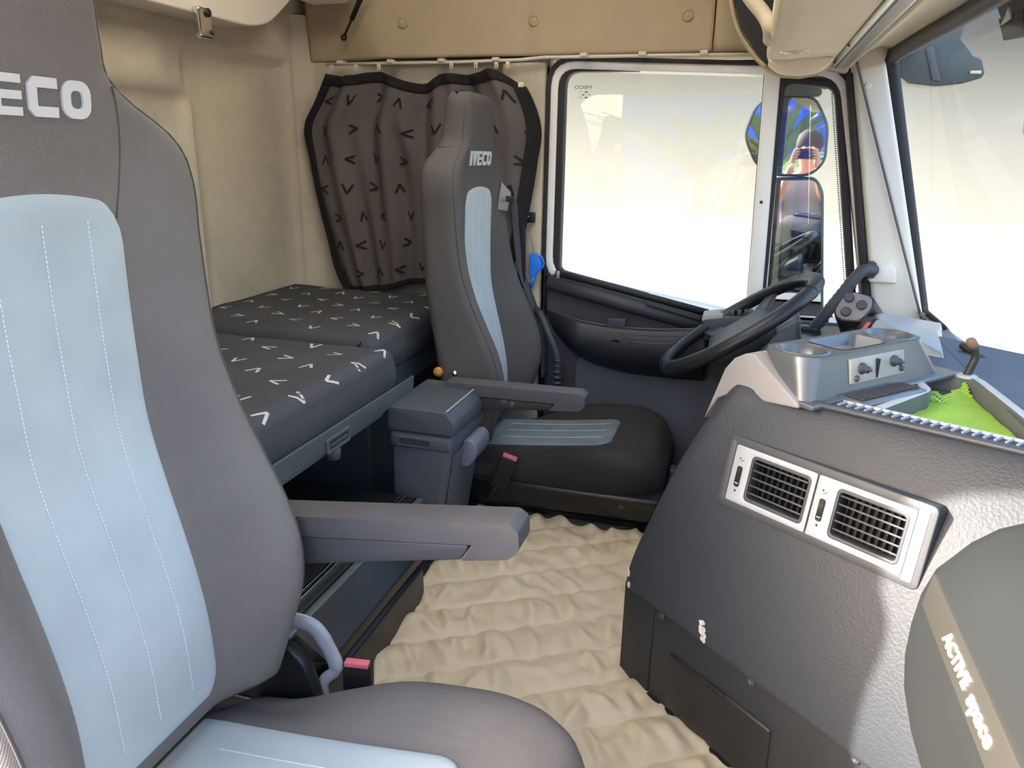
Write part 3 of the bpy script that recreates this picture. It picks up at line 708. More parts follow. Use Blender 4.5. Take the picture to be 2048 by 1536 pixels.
buckle(R, (-0.655, 2.02, 0.125), (-0.615, 2.02, 0.235), 0.027)
tube('buckle_stalk', [(-0.69, 2.03, 0.08), (-0.655, 2.02, 0.13)], 0.012, blk_soft, R)
# ---- passenger seat
R, T, bk, cu = build_seat((0.037, -1.64, 0.046), 'captain_chair', 'large grey truck seat with pale blue panel nearest the camera', seat_fab, suede, 'air suspended cab seats', 0.020)
build_armrest(R, (-0.82, 0.523), (-0.283, 0.592), 0.95, 1.012, 0.105, 0.060, cover_t=(0.02, 0.87))
lev = catmull([(-0.70, 0.965, 0.33), (-0.655, 0.975, 0.315), (-0.625, 0.978, 0.265), (-0.617, 0.975, 0.235), (-0.640, 0.968, 0.205), (-0.630, 0.962, 0.15)], 6)
tube('recliner_lever', lev, [0.016]*10+[0.015]*8+[0.011]*(len(lev)-18), silver, R, seg=10, flat=0.5)
prism('hinge_cover', roundpoly([(-0.78, 0.08), (-0.76, 0.26), (-0.70, 0.30), (-0.655, 0.27), (-0.63, 0.18), (-0.65, 0.08)], 0.03), 'y', 0.935, 0.962, blk, R, b=0.006)
buckle(R, (-0.580, 0.985, 0.125), (-0.580, 0.992, 0.250), 0.026)

# ================================================================== FLOOR MAT
from mathutils import noise as mnoise
SA = radians(31.0); SN = (-sin(SA), cos(SA)); SD = (cos(SA), sin(SA)); S0, SP = 1.04, 0.1175
def mat_h(x, y):
    off = SN[0]*x+SN[1]*y; al = SD[0]*x+SD[1]*y; ph = (off-S0)/SP; f = ph-math.floor(ph)
    puff = (sin(pi*f))**0.55
    n1 = mnoise.noise(Vector((al*13+3*math.floor(ph)*1.7, off*7, 1.3)))
    n2 = mnoise.noise(Vector((al*26+2*math.floor(ph), off*17+al*8, 5.1)))
    n3 = mnoise.noise(Vector(((al+off)*9, (al-off)*20, 9.7)))
    wr_ = 1-abs(n1)*2.2
    return 0.002+puff*(0.0085+0.016*max(0, wr_-0.3)*1.3+0.010*n2+0.010*n3) + 0.003*n1
def mat_edge(x): return 2.085+0.012*sin(x*23)+0.008*sin(x*51+1)
def mfn(x, v):
    y = 0.97+(mat_edge(x)-0.97)*v
    return (x, y, mat_h(x, y)*ss(1.0, 0.985, v)+0.0)
fm = thing('floor_mat', 'beige quilted leatherette mat between the seats', 'mat', (-0.2, 1.5, 0))
surf('quilted_sheet', mfn, lin(-0.74, 0.50, 210), lin(0, 1, 200), mat_m, fm, thick=0.006)
sheet = fm.children[-1]
vfs = []
for k in range(0, 10):
    off = S0+SP*k
    for dd in (-0.004, 0.004):
        o_ = off+dd
        n = 210
        for i in range(n):
            al = -0.1+1.9*i/n
            x = SN[0]*o_+SD[0]*al; y = SN[1]*o_+SD[1]*al
            x2 = x+SD[0]*0.0052; y2 = y+SD[1]*0.0052
            if -0.73 < x < 0.46 and 0.99 < y < mat_edge(x)-0.012:
                vfs.append(tube_vf([(x, y, mat_h(x, y)+0.0004), (x2, y2, mat_h(x2, y2)+0.0004)], 0.0012, 3))
o = multi('stitching', vfs, stitch_m, sheet); o['kind'] = 'stuff'

# ================================================================== BUNK
def mattress(name, label, x0, x1, y0, y1, z0, z1, rnd, seed, sag):
    R = thing(name, label, 'mattress', ((x0+x1)/2, (y0+y1)/2, z0), group='lower bunk mattresses')
    rng = random.Random(seed)
    def top(x, y):
        return z1 + 0.004*mnoise.noise(Vector((x*6, y*6, seed))) - sag*0.006*sin(pi*(x-x0)/(x1-x0))
    def pt(u, v):
        """wrap over the front (+x) edge: u 0..L along x then down the front, v along y"""
        L1 = (x1-rnd)-x0; Lr = rnd*pi/2; ey = min(v-y0, y1-v); drop = rnd*(1-sqrt(max(0, 1-max(0, 1-ey/rnd)**2)))
        wob = 0.004*mnoise.noise(Vector((u*9, v*9, seed+3)))
        if u <= L1:
            x = x0+u; return Vector((x, v, top(x, v)-drop+wob)), Vector((0, 0, 1))
        if u <= L1+Lr:
            a = (u-L1)/rnd; x = x1-rnd+(rnd)*sin(a); z = top(x1-rnd, v)-rnd+rnd*cos(a)
            return Vector((x-drop*0.6, v, z-drop*cos(a)+wob)), Vector((sin(a), 0, cos(a)))
        z = top(x1-rnd, v)-rnd-(u-L1-Lr)
        return Vector((x1-drop*0.6+wob*0.5+0.006*sin(pi*min(1, (top(x1, v)-rnd-z)/(z1-rnd-z0))), v, z)), Vector((1, 0, 0))
    L = (x1-rnd)-x0+rnd*pi/2+(z1-rnd-z0)
    us = lin(0, x1-rnd-x0, 30)[:-1]+lin(x1-rnd-x0, x1-rnd-x0+rnd*pi/2, 9)[:-1]+lin(x1-rnd-x0+rnd*pi/2, L, 10)
    ys = [y0, y0+0.004, y0+0.012, y0+0.025, y0+0.04]+lin(y0+0.06, y1-0.06, 30)+[y1-0.04, y1-0.025, y1-0.012, y1-0.004, y1]
    sec = []
    for v in ys:
        row = [tuple(pt(u, v)[0]) for u in us]; row += [(x1-0.03, v, z0), (x0, v, z0)]; sec.append(row)
    ck = loft('cover', sec, bed_fab, R)
    spots = []; px, py = 0.105, 0.135; i = 0
    nu, nv = int(L/px), int((y1-y0)/py)
    for a in range(nu):
        for b_ in range(nv+1):
            u = 0.05+a*px; v = y0+0.06+b_*py+(0.065 if a % 2 else 0)
            if v > y1-0.05 or u > L-0.03: continue
            spots.append((u, v, ((a+b_*3) % 4)*pi/2+rng.uniform(-0.15, 0.15)))
    chevrons('chevron_print', spots, lambda u, v: pt(min(max(u, 0), L), min(max(v, y0), y1)), 0.038, chev_w, ck, wd=0.2)
    return R
mattress('bunk_mattress', 'near mattress with white chevron print on the steel bunk frame', -1.69, -0.888, 0.42, 1.815, 0.488, 0.606, 0.035, 2, 1)
mattress('bunk_mattress', 'far mattress with white chevron print beneath the curtain', -1.69, -0.985, 1.865, 2.60, 0.488, 0.612, 0.045, 5, 0.5)
bf = thing('pull_out_bunk', 'grey steel pull-out bunk frame with latch under the near mattress', 'bed frame', (-1.2, 1.2, 0.0))
prism('front_rail', [(-0.872, 0.502), (-0.876, 0.452), (-0.895, 0.438), (-0.90, 0.438), (-0.884, 0.455), (-0.880, 0.502)], 'y', 0.42, 1.889, bedsteel, bf, b=0.0015)
box('deck', (-1.69, 0.42, 0.452), (-0.886, 1.86, 0.486), blk, bf)
prism('lower_channel', [(0.42, 0.435), (1.70, 0.435), (1.76, 0.452), (0.42, 0.452)], 'x', -0.93, -0.886, bedsteel, bf, b=0.003)
prism('end_rail', [(-1.40, 0.488), (-1.40, 0.46), (-0.882, 0.456), (-0.876, 0.50), (-0.885, 0.502), (-0.89, 0.47)], 'y', 1.884, 1.889, bedsteel, bf)
frame('latch_plate', rrect(1.400, 1.506, 0.446, 0.482, 0.004), rrect(1.410, 1.496, 0.453, 0.475, 0.003), 'x', -0.876, -0.868, bedsteel, bf, b=0.001)
box('latch_recess', (-0.8785, 1.408, 0.451), (-0.873, 1.498, 0.477), dk_grey, bf)
box('latch_bar', (-0.874, 1.415, 0.461), (-0.869, 1.492, 0.467), arm_m, bf)
lathe('latch_knob', [(0.016, 0), (0.018, 0.008), (0.016, 0.030), (0, 0.030)], (-0.886, 1.452, 0.446), (0, 0, -1), arm_m, bf, seg=18)
tube('support_post', [(-1.16, 1.93, 0.02), (-1.16, 1.93, 0.455)], 0.014, arm_m, bf, seg=14)
box('far_base_board', (-1.69, 1.90, -0.01), (-1.03, 2.62, 0.40), mat('bunk_base_board', (58, 70, 78), 0.5, noise=0.08, nscale=7), bf, b=0.01)
box('far_base_rail', (-1.69, 1.89, 0.405), (-1.0, 2.63, 0.486), bedsteel, bf, b=0.006)
# ---- low black storage drawer on the floor
dwr = thing('storage_drawer', 'low glossy black drawer box on the mat below the bunk', 'drawer', (-0.9, 1.35, 0))
prism('base', [(-0.698, 0.0), (-0.700, 0.098), (-0.735, 0.118), (-1.60, 0.118), (-1.60, 0.0)], 'y', 0.98, 1.548, blk, dwr, b=0.006)
prism('drawer_front', roundpoly([(-0.699, 0.122), (-0.700, 0.148), (-0.712, 0.156), (-0.782, 0.206), (-0.800, 0.200), (-0.74, 0.122)], 0.004), 'y', 1.085, 1.545, blk, dwr, b=0.004)
prism('drawer_lip', [(-0.694, 0.118), (-0.693, 0.146), (-0.703, 0.150), (-0.745, 0.142), (-0.745, 0.118)], 'y', 1.08, 1.10, blk, dwr, b=0.003)
box('deck', (-1.60, 0.98, 0.12), (-0.80, 1.728, 0.200), blk, dwr, b=0.004)
for x in (-0.838, -0.826): box('slide_rail', (x-0.003, 1.0, 0.2), (x+0.003, 1.725, 0.208), chrome, dwr, b=0.001)
box('edge_rail', (-0.788, 1.0, 0.196), (-0.770, 1.715, 0.207), bedsteel, dwr, b=0.003)
lathe('drawer_screw', [(0.005, 0), (0.005, 0.002), (0, 0.002)], (-0.699, 1.20, 0.07), (1, 0, 0), chrome, dwr, seg=10)
# ---- fridge box
fg = thing('cool_box', 'dark grey pull-out cool box beside the driver seat armrest', 'cool box', (-0.78, 1.87, 0))
hexa('body', [(-0.882, 1.742, -0.012), (-0.760, 1.745, -0.01), (-0.760, 2.0, -0.01), (-0.882, 2.0, -0.012), (-0.882, 1.742, 0.345), (-0.700, 1.742, 0.345), (-0.700, 2.004, 0.345), (-0.882, 2.004, 0.345)], fridge_m, fg, b=0.018)
box('collar', (-0.883, 1.735, 0.338), (-0.694, 2.008, 0.386), fridge_m, fg, b=0.014)
prism('lid', roundpoly([(-0.883, 0.390), (-0.690, 0.390), (-0.686, 0.41), (-0.690, 0.428), (-0.712, 0.456), (-0.883, 0.458)], [0.004, 0.004, 0.006, 0.006, 0.004, 0.004]), 'y', 1.735, 2.01, fridge_top, fg, b=0.007)
box('lid_edge_trim', (-0.7145, 1.74, 0.4555), (-0.7095, 2.006, 0.4600), silver, fg.children[-1], b=0.0015)
frame('side_recess', rrect(-0.855, -0.755, 0.348, 0.374, 0.005), rrect(-0.850, -0.760, 0.352, 0.370, 0.004), 'y', 1.732, 1.737, fridge_m, fg, b=0.001)
box('recess_bottom', (-0.85, 1.7335, 0.352), (-0.762, 1.7375, 0.370), dk_grey, fg)
prism('handle', roundpoly([(-0.712, 0.262), (-0.684, 0.262), (-0.660, 0.30), (-0.662, 0.335), (-0.678, 0.348), (-0.702, 0.345)], 0.014), 'y', 1.835, 1.955, mat('cool_box_handle', (112, 120, 134), 0.45), fg, b=0.006)
hexa('front_door_panel', [(-0.7555, 1.768, 0.0), (-0.751, 1.768, 0.0), (-0.751, 1.985, 0.0), (-0.7555, 1.985, 0.0), (-0.703, 1.768, 0.325), (-0.6975, 1.768, 0.325), (-0.6975, 1.985, 0.325), (-0.703, 1.985, 0.325)], fridge_m, fg, b=0.002)

# ================================================================== CURTAIN
XLf = cubic([0.585, 0.66, 0.80, 0.94, 1.10, 1.22, 1.30, 1.40], [-1.475, -1.515, -1.555, -1.588, -1.612, -1.618, -1.565, -1.505])
XRf = cubic([0.585, 0.66, 0.80, 0.94, 1.10, 1.20, 1.32, 1.40], [-0.90, -0.835, -0.765, -0.735, -0.712, -0.702, -0.745, -0.800])
def cur(u, v):
    zt_ = 1.395-0.016*abs(sin(u*pi*3.0+0.5))-0.03*math.exp(-((u-0.52)/0.12)**2)-0.05*ss(0.90, 1.0, u)
    zb = 0.592+0.02*sin(u*4)+0.05*ss(0.25, 0.6, u)
    z = zb+(zt_-zb)*v; x = XLf(z)+(XRf(z)-XLf(z))*u
    fold = 0.028*sin(u*2*pi*4.2+0.7*sin(v*3)+2.2*(1-v)*u)*(0.55+0.45*v)+0.012*sin(u*2*pi*9+v*4)
    diag = 0.02*math.exp(-(((u-0.38)-0.35*(1-v))/0.05)**2)
    y = 2.585+fold*0.8-diag-0.035*(1-v)*sin(pi*u)-0.05*ss(0.72, 0.86, u)*ss(1.0, 0.9, u)
    return (x, y, z)
ct = thing('curtain', 'dark grey curtain with black chevrons hanging behind the driver seat', 'curtain', (-1.15, 2.59, 0.6))
surf('curtain_cloth', cur, lin(0, 1, 150), lin(0, 1, 70), curt, ct, thick=0.0015)
cl = ct.children[-1]
def curn(x, z):
    # x,z in metres across an unrolled cloth 0.86 x 0.8
    u, v = min(max(x/0.87, 0), 1), min(max(z/0.80, 0), 1)
    p = Vector(cur(u, v)); a = Vector(cur(min(u+0.004, 1), v))-Vector(cur(max(u-0.004, 0), v)); b_ = Vector(cur(u, min(v+0.004, 1)))-Vector(cur(u, max(v-0.004, 0)))
    n = a.cross(b_).normalized(); n = n if n.y < 0 else -n
    return p, n
spots = []
for a in range(7):
    for b_ in range(8):
        spots.append((0.05+0.107*b_+0.02*(a % 3), 0.07+0.108*a, [0, pi/2, pi, -pi/2][(b_+a*2+(a//2)) % 4]+random.uniform(-0.2, 0.2)))
chevrons('chevron_print', [s_ for s_ in spots if s_[0] < 0.84 and s_[1] < 0.75], curn, 0.036, chev_b, cl, wd=0.2, lift=0.0045)
def hem(name, f):
    surf(name, f, lin(0, 1, 70), lin(0, 1, 4), hem_m, cl, thick=0.002)
hem('side_hem', lambda t, s_: tuple(Vector(cur(0.0+0.036*s_, t))+Vector((-0.003, -0.003, 0))))
hem('side_hem', lambda t, s_: tuple(Vector(cur(1.0-0.050*s_, t))+Vector((0.003, -0.004, 0))))
hem('bottom_hem', lambda t, s_: tuple(Vector(cur(t, 0.03*s_))+Vector((0, -0.004, -0.002))))
surf('top_hem', lambda u, s_: tuple(Vector(cur(u, 1-0.045*s_))+Vector((0, -0.004, 0.004))), lin(0, 1, 120), lin(0, 1, 4), hem_m, cl, thick=0.002)
rl = thing('curtain_rail', 'thin cream curtain rail along the side wall above the door', 'rail', (-0.75, 2.59, 1.42))
tube('rail', [(-1.52, 2.592, 1.424), (-1.0, 2.592, 1.423), (-0.78, 2.595, 1.427), (-0.70, 2.602, 1.434), (-0.3, 2.604, 1.433), (0.06, 2.60, 1.430)], 0.0055, rail_m, rl, seg=8, flat=0.7)
for x in (-1.46, -1.259, -1.064, -0.865, -0.561, -0.369, -0.176):
    box('rail_clip', (x-0.012, 2.583, 1.424+(0.008 if x > -0.7 else 0)), (x+0.012, 2.615, 1.436+(0.008 if x > -0.7 else 0)), rail_m, rl, b=0.002)
for i, x in enumerate((-1.493, -1.395, -1.304, -1.026, -0.936, -0.862, -0.821)):
    prism('curtain_glider', [(x-0.006, 1.421), (x+0.006, 1.421), (x+0.006, 1.405), (x+0.002, 1.400), (x+0.002, 1.414), (x-0.002, 1.414), (x-0.002, 1.400), (x-0.006, 1.405)], 'y', 2.586, 2.594, lens_m, ct)
prism('curtain_glider', [(-0.768, 1.352), (-0.75, 1.352), (-0.75, 1.336), (-0.768, 1.336)], 'y', 2.535, 2.545, lens_m, ct, b=0.002)

# ================================================================== DASHBOARD
def L(a, b, z): return (-0.101+0.745*a+0.667*b, 1.372-0.667*a+0.745*b, z)
ds = thing('dashboard', 'dark grained centre dashboard with vents, tray and kick panel', 'dashboard', (0.25, 1.35, 0))
def bl(a, z):
    t = min(max((z-0.235)/0.495, 0), 1.05)
    return -0.014+t**2.0*(0.102+0.29*(a-0.247))
aLf = cubic([0.20, 0.235, 0.45, 0.60, 0.70, 0.73], [-0.092, -0.090, -0.020, 0.038, 0.082, 0.096])
p00 = Vector(L(0.145, bl(0.145, 0.532), 0.532)); p10 = Vector(L(0.470, bl(0.470, 0.532), 0.532)); p01 = Vector(L(0.145, bl(0.145, 0.635), 0.635))
VM = basis(p00, p10-p00, p01-p00)
def V3(u, v, w_): return tuple(VM @ Vector((u, v, w_)))
VW, VH = (p10-p00).length, 0.106
rows = [(z, 0.0) for z in lin(0.238, 0.700, 60)]+[(0.712, 0.001), (0.722, 0.004), (0.729, 0.010), (0.732, 0.020), (0.732, 0.05)]
rows = [(0.236, 0.03), (0.235, 0.006)]+rows
cols = [('w', 0.30, 0), ('w', 0.10, 0), ('w', 0.04, 0), ('w', 0.018, 0.003), ('w', 0.007, 0.010), ('w', 0.002, 0.02), ('w', 0, 0.035)]+[('u', t, 0) for t in lin(0.03, 1, 90)]
LV = []
for z, db in rows:
    for c in cols:
        aL = aLf(min(z, 0.73))
        if c[0] == 'w': a = aL+c[2]; b_ = bl(aL, z)+c[1]
        else: a = aL+0.035+(0.86-aL-0.035)*c[1]; b_ = bl(a, z)
        LV.append(L(a, b_+db, z))
nc = len(cols)
VI = VM.inverted()
def in_vent(q):
    return all(-0.013 < c.x < VW+0.019 and -0.009 < c.y < VH+0.009 and abs(c.z) < 0.05 for c in (VI @ Vector(LV[i]) for i in q))
SF = [(i*nc+j, i*nc+j+1, (i+1)*nc+j+1, (i+1)*nc+j) for i in range(len(rows)-1) for j in range(nc-1)]
mobj('grained_skin', LV, [q for q in SF if not in_vent(q)], leather, ds, smooth=True)   # open behind the vents
skin_o = ds.children[-1]
# pale scuffs in the grain
scm = mat('white_scuff', (190, 188, 184), 0.9, noise=0.3, nscale=60)
for (a0, z0, w_, h_, n) in ((0.148, 0.262, 0.016, 0.040, 26), (-0.066, 0.262, 0.007, 0.04, 8)):
    vf = []
    for k in range(n):
        t = random.random(); a = a0+w_*(0.5*t+random.uniform(-0.35, 0.35)); z = z0+h_*(0.5-t)
        s_ = random.uniform(0.0015, 0.0045); ang = random.uniform(0.9, 1.5)
        pts = [(a+s_*cos(ang+q)*1.2, z+s_*sin(ang+q)*1.6) for q in (0, 1.2, 2.4, 3.3, 4.5, 5.4)]
        vf.append(([L(p[0], bl(p[0], p[1])-0.0007, p[1]) for p in pts], [(0, 1, 2, 3, 4, 5)]))
    o = multi('scuff_mark', vf, scm, skin_o); o['label'] = 'pale worn scuff in the grain'
# kick panels
def lbox(name, a0, a1, b0, b1, z0, z1, m, par, bv=0.0):
    return hexa(name, [L(a0, b0, z0), L(a1, b0, z0), L(a1, b1, z0), L(a0, b1, z0), L(a0, b0, z1), L(a1, b0, z1), L(a1, b1, z1), L(a0, b1, z1)], m, par, b=bv)
kick_m = mat('kick_panel_plastic', (38, 40, 44), 0.5, noise=0.1, nscale=8, bump=0.15, bscale=900)
kick_m2 = mat('kick_cover_plastic', (30, 31, 34), 0.42, noise=0.1, nscale=8)
lbox('kick_side', -0.092, 0.004, 0.0, 0.30, -0.01, 0.236, kick_m, ds, 0.004)
lbox('kick_panel', 0.006, 0.90, 0.0, 0.30, -0.01, 0.238, kick_m, ds, 0.004)
kp = ds.children[-1]
hexa('access_cover', [L(0.063, -0.006, 0.022), L(0.322, -0.006, 0.024), L(0.322, 0.01, 0.024), L(0.063, 0.01, 0.022), L(0.061, -0.006, 0.152), L(0.321, -0.006, 0.160), L(0.321, 0.01, 0.160), L(0.061, 0.01, 0.152)], kick_m2, kp, b=0.006)
lbox('cover_notch', 0.17, 0.215, -0.0075, 0.0, 0.146, 0.157, blk_soft, kp, 0.003)
lbox('skirt', 0.006, 0.90, -0.004, 0.02, -0.01, 0.014, blk_soft, kp, 0.002)
for a, z in ((0.031, 0.219), (0.266, 0.224), (0.475, 0.226)):
    lathe('panel_screw', [(0.008, 0), (0.008, 0.002), (0.005, 0.004), (0.0035, 0.002), (0, 0.002)], L(a, -0.001, z), (-0.667, -0.745, 0), arm_d, kp, seg=14)
# ---- twin air vent set into the skin
def vprism(name, pts, w0, w1, m, par, bv=0.0):
    n = len(pts); v = [V3(p[0], p[1], w0) for p in pts]+[V3(p[0], p[1], w1) for p in pts]
    o = mobj(name, v, [tuple(range(n)), tuple(range(2*n-1, n-1, -1))]+[(i, (i+1) % n, n+(i+1) % n, n+i) for i in range(n)], m, par)
    return bev(o, bv, 2) if bv else o
def vframe(name, out, inn, w0, w1, m, par, bv=0.0):
    n = len(out); v = [V3(*p, w0) for p in out]+[V3(*p, w0) for p in inn]+[V3(*p, w1) for p in out]+[V3(*p, w1) for p in inn]; f = []
    for i in range(n):
        j = (i+1) % n; f += [(i, j, n+j, n+i), (2*n+i, 3*n+i, 3*n+j, 2*n+j), (i, 2*n+i, 2*n+j, j), (n+i, n+j, 3*n+j, 3*n+i)]
    o = mobj(name, v, f, m, par); return bev(o, bv, 2) if bv else o
vt = thing('air_vent', 'silver framed pair of air vents set into the centre dashboard', 'air vent', tuple(p00))
bez = vframe('bezel', rrect(-0.016, VW+0.022, -0.012, VH+0.012, 0.010), rrect(0.008, VW-0.008, 0.006, VH-0.006, 0.004), -0.03, 0.0035, dk_grey, vt, 0.002)
vprism('end_cap', rrect(VW-0.004, VW+0.012, -0.003, VH+0.003, 0.003), 0.0, 0.0055, silver, vt, 0.0015)
vprism('end_cap', rrect(-0.010, 0.004, -0.003, VH+0.003, 0.003), 0.0, 0.0048, arm_d, vt, 0.0015)
hw2 = VW/2
for k in range(2):
    u0_ = 0.006+k*(hw2-0.004); u1_ = u0_+hw2-0.007
    o0, o1 = u0_+0.036, u1_-0.008
    # silver plate with an opening
    vframe('face_plate', rrect(u0_, u1_, 0.002, VH-0.002, 0.003), rrect(o0, o1, 0.013, VH-0.012, 0.008), 0.0, 0.0055, silver, vt, 0.001)
    pl = vt.children[-1]
    vframe('opening_rim', rrect(o0-0.001, o1+0.001, 0.012, VH-0.011, 0.009), rrect(o0+0.004, o1-0.004, 0.018, VH-0.017, 0.006), -0.034, 0.0065, dk_grey, pl, 0.001)
    vprism('vent_back', rrect(o0, o1, 0.014, VH-0.013, 0.004), -0.036, -0.031, blk_soft, pl)
    for s_ in range(5):
        v_ = 0.026+s_*0.0138
        hexa('slat', [V3(o0+0.004, v_-0.003, -0.011), V3(o1-0.004, v_-0.003, -0.011), V3(o1-0.004, v_, 0.003), V3(o0+0.004, v_, 0.003), V3(o0+0.004, v_-0.001, -0.011), V3(o1-0.004, v_-0.001, -0.011), V3(o1-0.004, v_+0.0034, 0.003), V3(o0+0.004, v_+0.0034, 0.003)], dk_grey, pl, b=0.0006)
    for s_ in range(9):
        u_ = o0+0.010+s_*(o1-o0-0.020)/8
        hexa('vane', [V3(u_-0.0007, 0.018, -0.030), V3(u_+0.0007, 0.018, -0.034), V3(u_+0.0007, 0.018, -0.018), V3(u_-0.0007, 0.018, -0.018), V3(u_-0.0007, VH-0.018, -0.030), V3(u_+0.0007, VH-0.018, -0.030), V3(u_+0.0007, VH-0.018, -0.018), V3(u_-0.0007, VH-0.018, -0.018)], blk, pl)
    uw = u0_+0.016
    vprism('thumbwheel_slot', rrect(uw-0.0055, uw+0.0055, 0.030, 0.068, 0.004), 0.0035, 0.0060, blk_soft, pl)
    wr_ = [];
    for q in range(12):
        an = radians(20+140*q/11); an2 = radians(20+140*(q+0.6)/11)
        c0 = (0.049+0.0165*cos(an)*-1, 0.002+0.0075*sin(an)); c1 = (0.049+0.0165*cos(an2)*-1, 0.002+0.0075*sin(an2))
        wr_.append(([V3(uw-0.0035, c0[0], c0[1]), V3(uw+0.0035, c0[0], c0[1]), V3(uw+0.0035, c1[0], c1[1]), V3(uw-0.0035, c1[0], c1[1])], [(0, 1, 2, 3)]))
    multi('thumbwheel', wr_, blk, pl)
    vprism('thumbwheel_mark', rrect(uw-0.003, uw+0.003, 0.0365, 0.0385, 0.0008), 0.006, 0.0075, thread, pl)
    vprism('closed_symbol', rrect(uw-0.002, uw+0.002, 0.021, 0.025, 0.0019), 0.0055, 0.0058, blk_soft, pl)
    vprism('open_symbol', rrect(uw-0.005, uw-0.002, 0.080, 0.083, 0.0014), 0.0055, 0.0058, blk_soft, pl)
    for q in range(2):
        vprism('open_symbol', [(uw-0.002+0.003*q, 0.0765+0.001*q), (uw+0.003+0.002*q, 0.078+0.003*q), (uw+0.0027+0.002*q, 0.0788+0.003*q), (uw-0.0022+0.003*q, 0.0773+0.001*q)], 0.0055, 0.0058, blk_soft, pl)
# ---- tray top
def plate_holes(name, outer, holes, z0, z1, m, par, fn=L, tilt=None):
    bm = bmesh.new(); loops = []
    for loop in [outer]+holes:
        vs_ = [bm.verts.new((p[0], p[1], 0)) for p in loop]; es = [bm.edges.new((vs_[i], vs_[(i+1) % len(vs_)])) for i in range(len(vs_))]; loops.append(vs_)
    bmesh.ops.triangle_fill(bm, use_beauty=True, use_dissolve=False, edges=bm.edges[:])
    bm.verts.index_update(); base = [(v.co.x, v.co.y) for v in bm.verts]; faces = [tuple(v.index for v in f.verts) for f in bm.faces]
    idx = [[v.index for v in l] for l in loops]; bm.free()
    n = len(base); V = [fn(p[0], p[1], z1) for p in base]+[fn(p[0], p[1], z0) for p in base]
    F_ = faces+[tuple(i+n for i in reversed(f)) for f in faces]
    for l in idx: F_ += [(l[i], l[(i+1) % len(l)], l[(i+1) % len(l)]+n, l[i]+n) for i in range(len(l))]
    return mobj(name, V, F_, m, par)
tray = roundpoly([(0.322, 0.158), (0.300, 0.345), (0.248, 0.395), (0.218, 0.470), (0.284, 0.500), (0.66, 0.115), (0.60, 0.205)][:5]+[(0.575, 0.215)], [0.008, 0.02, 0.02, 0.02, 0.03, 0.01])
edge_b = lambda a: 0.088+0.29*(a-0.247)
outer = [(0.10, 0.062), (0.247, 0.100), (0.55, 0.188), (0.90, 0.29), (0.75, 0.50), (0.35, 0.80), (0.05, 0.80), (0.02, 0.5), (0.05, 0.2)]
plate_holes('dash_top', outer, [tray], 0.690, 0.726, dash_top, ds)
rim = offset_poly(tray, 0.016)
def rimring(name, out, inn, z0, z1, m):
    n = len(out); v = [L(*p, z0) for p in out]+[L(*p, z0) for p in inn]+[L(*p, z1) for p in out]+[L(*p, z1) for p in inn]; f = []
    for i in range(n):
        j = (i+1) % n; f += [(i, j, n+j, n+i), (2*n+i, 3*n+i, 3*n+j, 2*n+j), (i, 2*n+i, 2*n+j, j), (n+i, n+j, 3*n+j, 3*n+i)]
    return mobj(name, v, f, m, ds)
traym = mat('tray_plastic', (96, 98, 100), 0.5, noise=0.08, nscale=9)
rimring('tray_rim', rim, tray, 0.720, 0.731, mat('tray_rim_plastic', (170, 172, 172), 0.45)); bev(ds.children[-1], 0.002, 2)
rimring('tray_wall', offset_poly(tray, 0.002), offset_poly(tray, -0.001), 0.688, 0.730, traym)
prism('tray_floor', [L(*p, 0)[:2] for p in tray], 'z', 0.690, 0.697, traym, ds)
# front edge rail and slotted strip
def strip(name, off0, off1, z0, z1, m, a0=0.20, a1=0.86, bv=0.002):
    return hexa(name, [L(a0, edge_b(a0)+off0, z0), L(a1, edge_b(a1)+off0, z0), L(a1, edge_b(a1)+off1, z0), L(a0, edge_b(a0)+off1, z0), L(a0, edge_b(a0)+off0, z1), L(a1, edge_b(a1)+off0, z1), L(a1, edge_b(a1)+off1, z1), L(a0, edge_b(a0)+off1, z1)], m, ds, b=bv)
strip('edge_rail', -0.002, 0.014, 0.724, 0.7345, dk_grey, a0=0.225, bv=0.005)
strip('slot_channel', 0.014, 0.040, 0.7265, 0.7290, blk_soft, a0=0.27)
sc_ = ds.children[-1]
strip('slot_lip', 0.038, 0.043, 0.726, 0.7362, silver, a0=0.27, bv=0.001)
for k in range(34):
    a = 0.275+0.0135*k
    hexa('slot_rib', [L(a, edge_b(a)+0.016, 0.727), L(a+0.003, edge_b(a)+0.016, 0.727), L(a+0.0015, edge_b(a)+0.040, 0.727), L(a-0.0015, edge_b(a)+0.040, 0.727), L(a, edge_b(a)+0.014, 0.7355), L(a+0.003, edge_b(a)+0.014, 0.7355), L(a+0.0015, edge_b(a)+0.040, 0.7362), L(a-0.0015, edge_b(a)+0.040, 0.7362)], silver, sc_)
# grille block beside the tray
lbox('grille_block', 0.246, 0.300, 0.150, 0.330, 0.696, 0.735, cup_m, ds, 0.005)
gb = ds.children[-1]
lbox('grille_bed', 0.254, 0.288, 0.160, 0.322, 0.7345, 0.7362, blk_soft, gb)
for k in range(22):
    b_ = 0.162+0.0073*k
    lbox('grille_slat', 0.254, 0.288, b_, b_+0.0026, 0.735, 0.7380, dk_grey, gb)
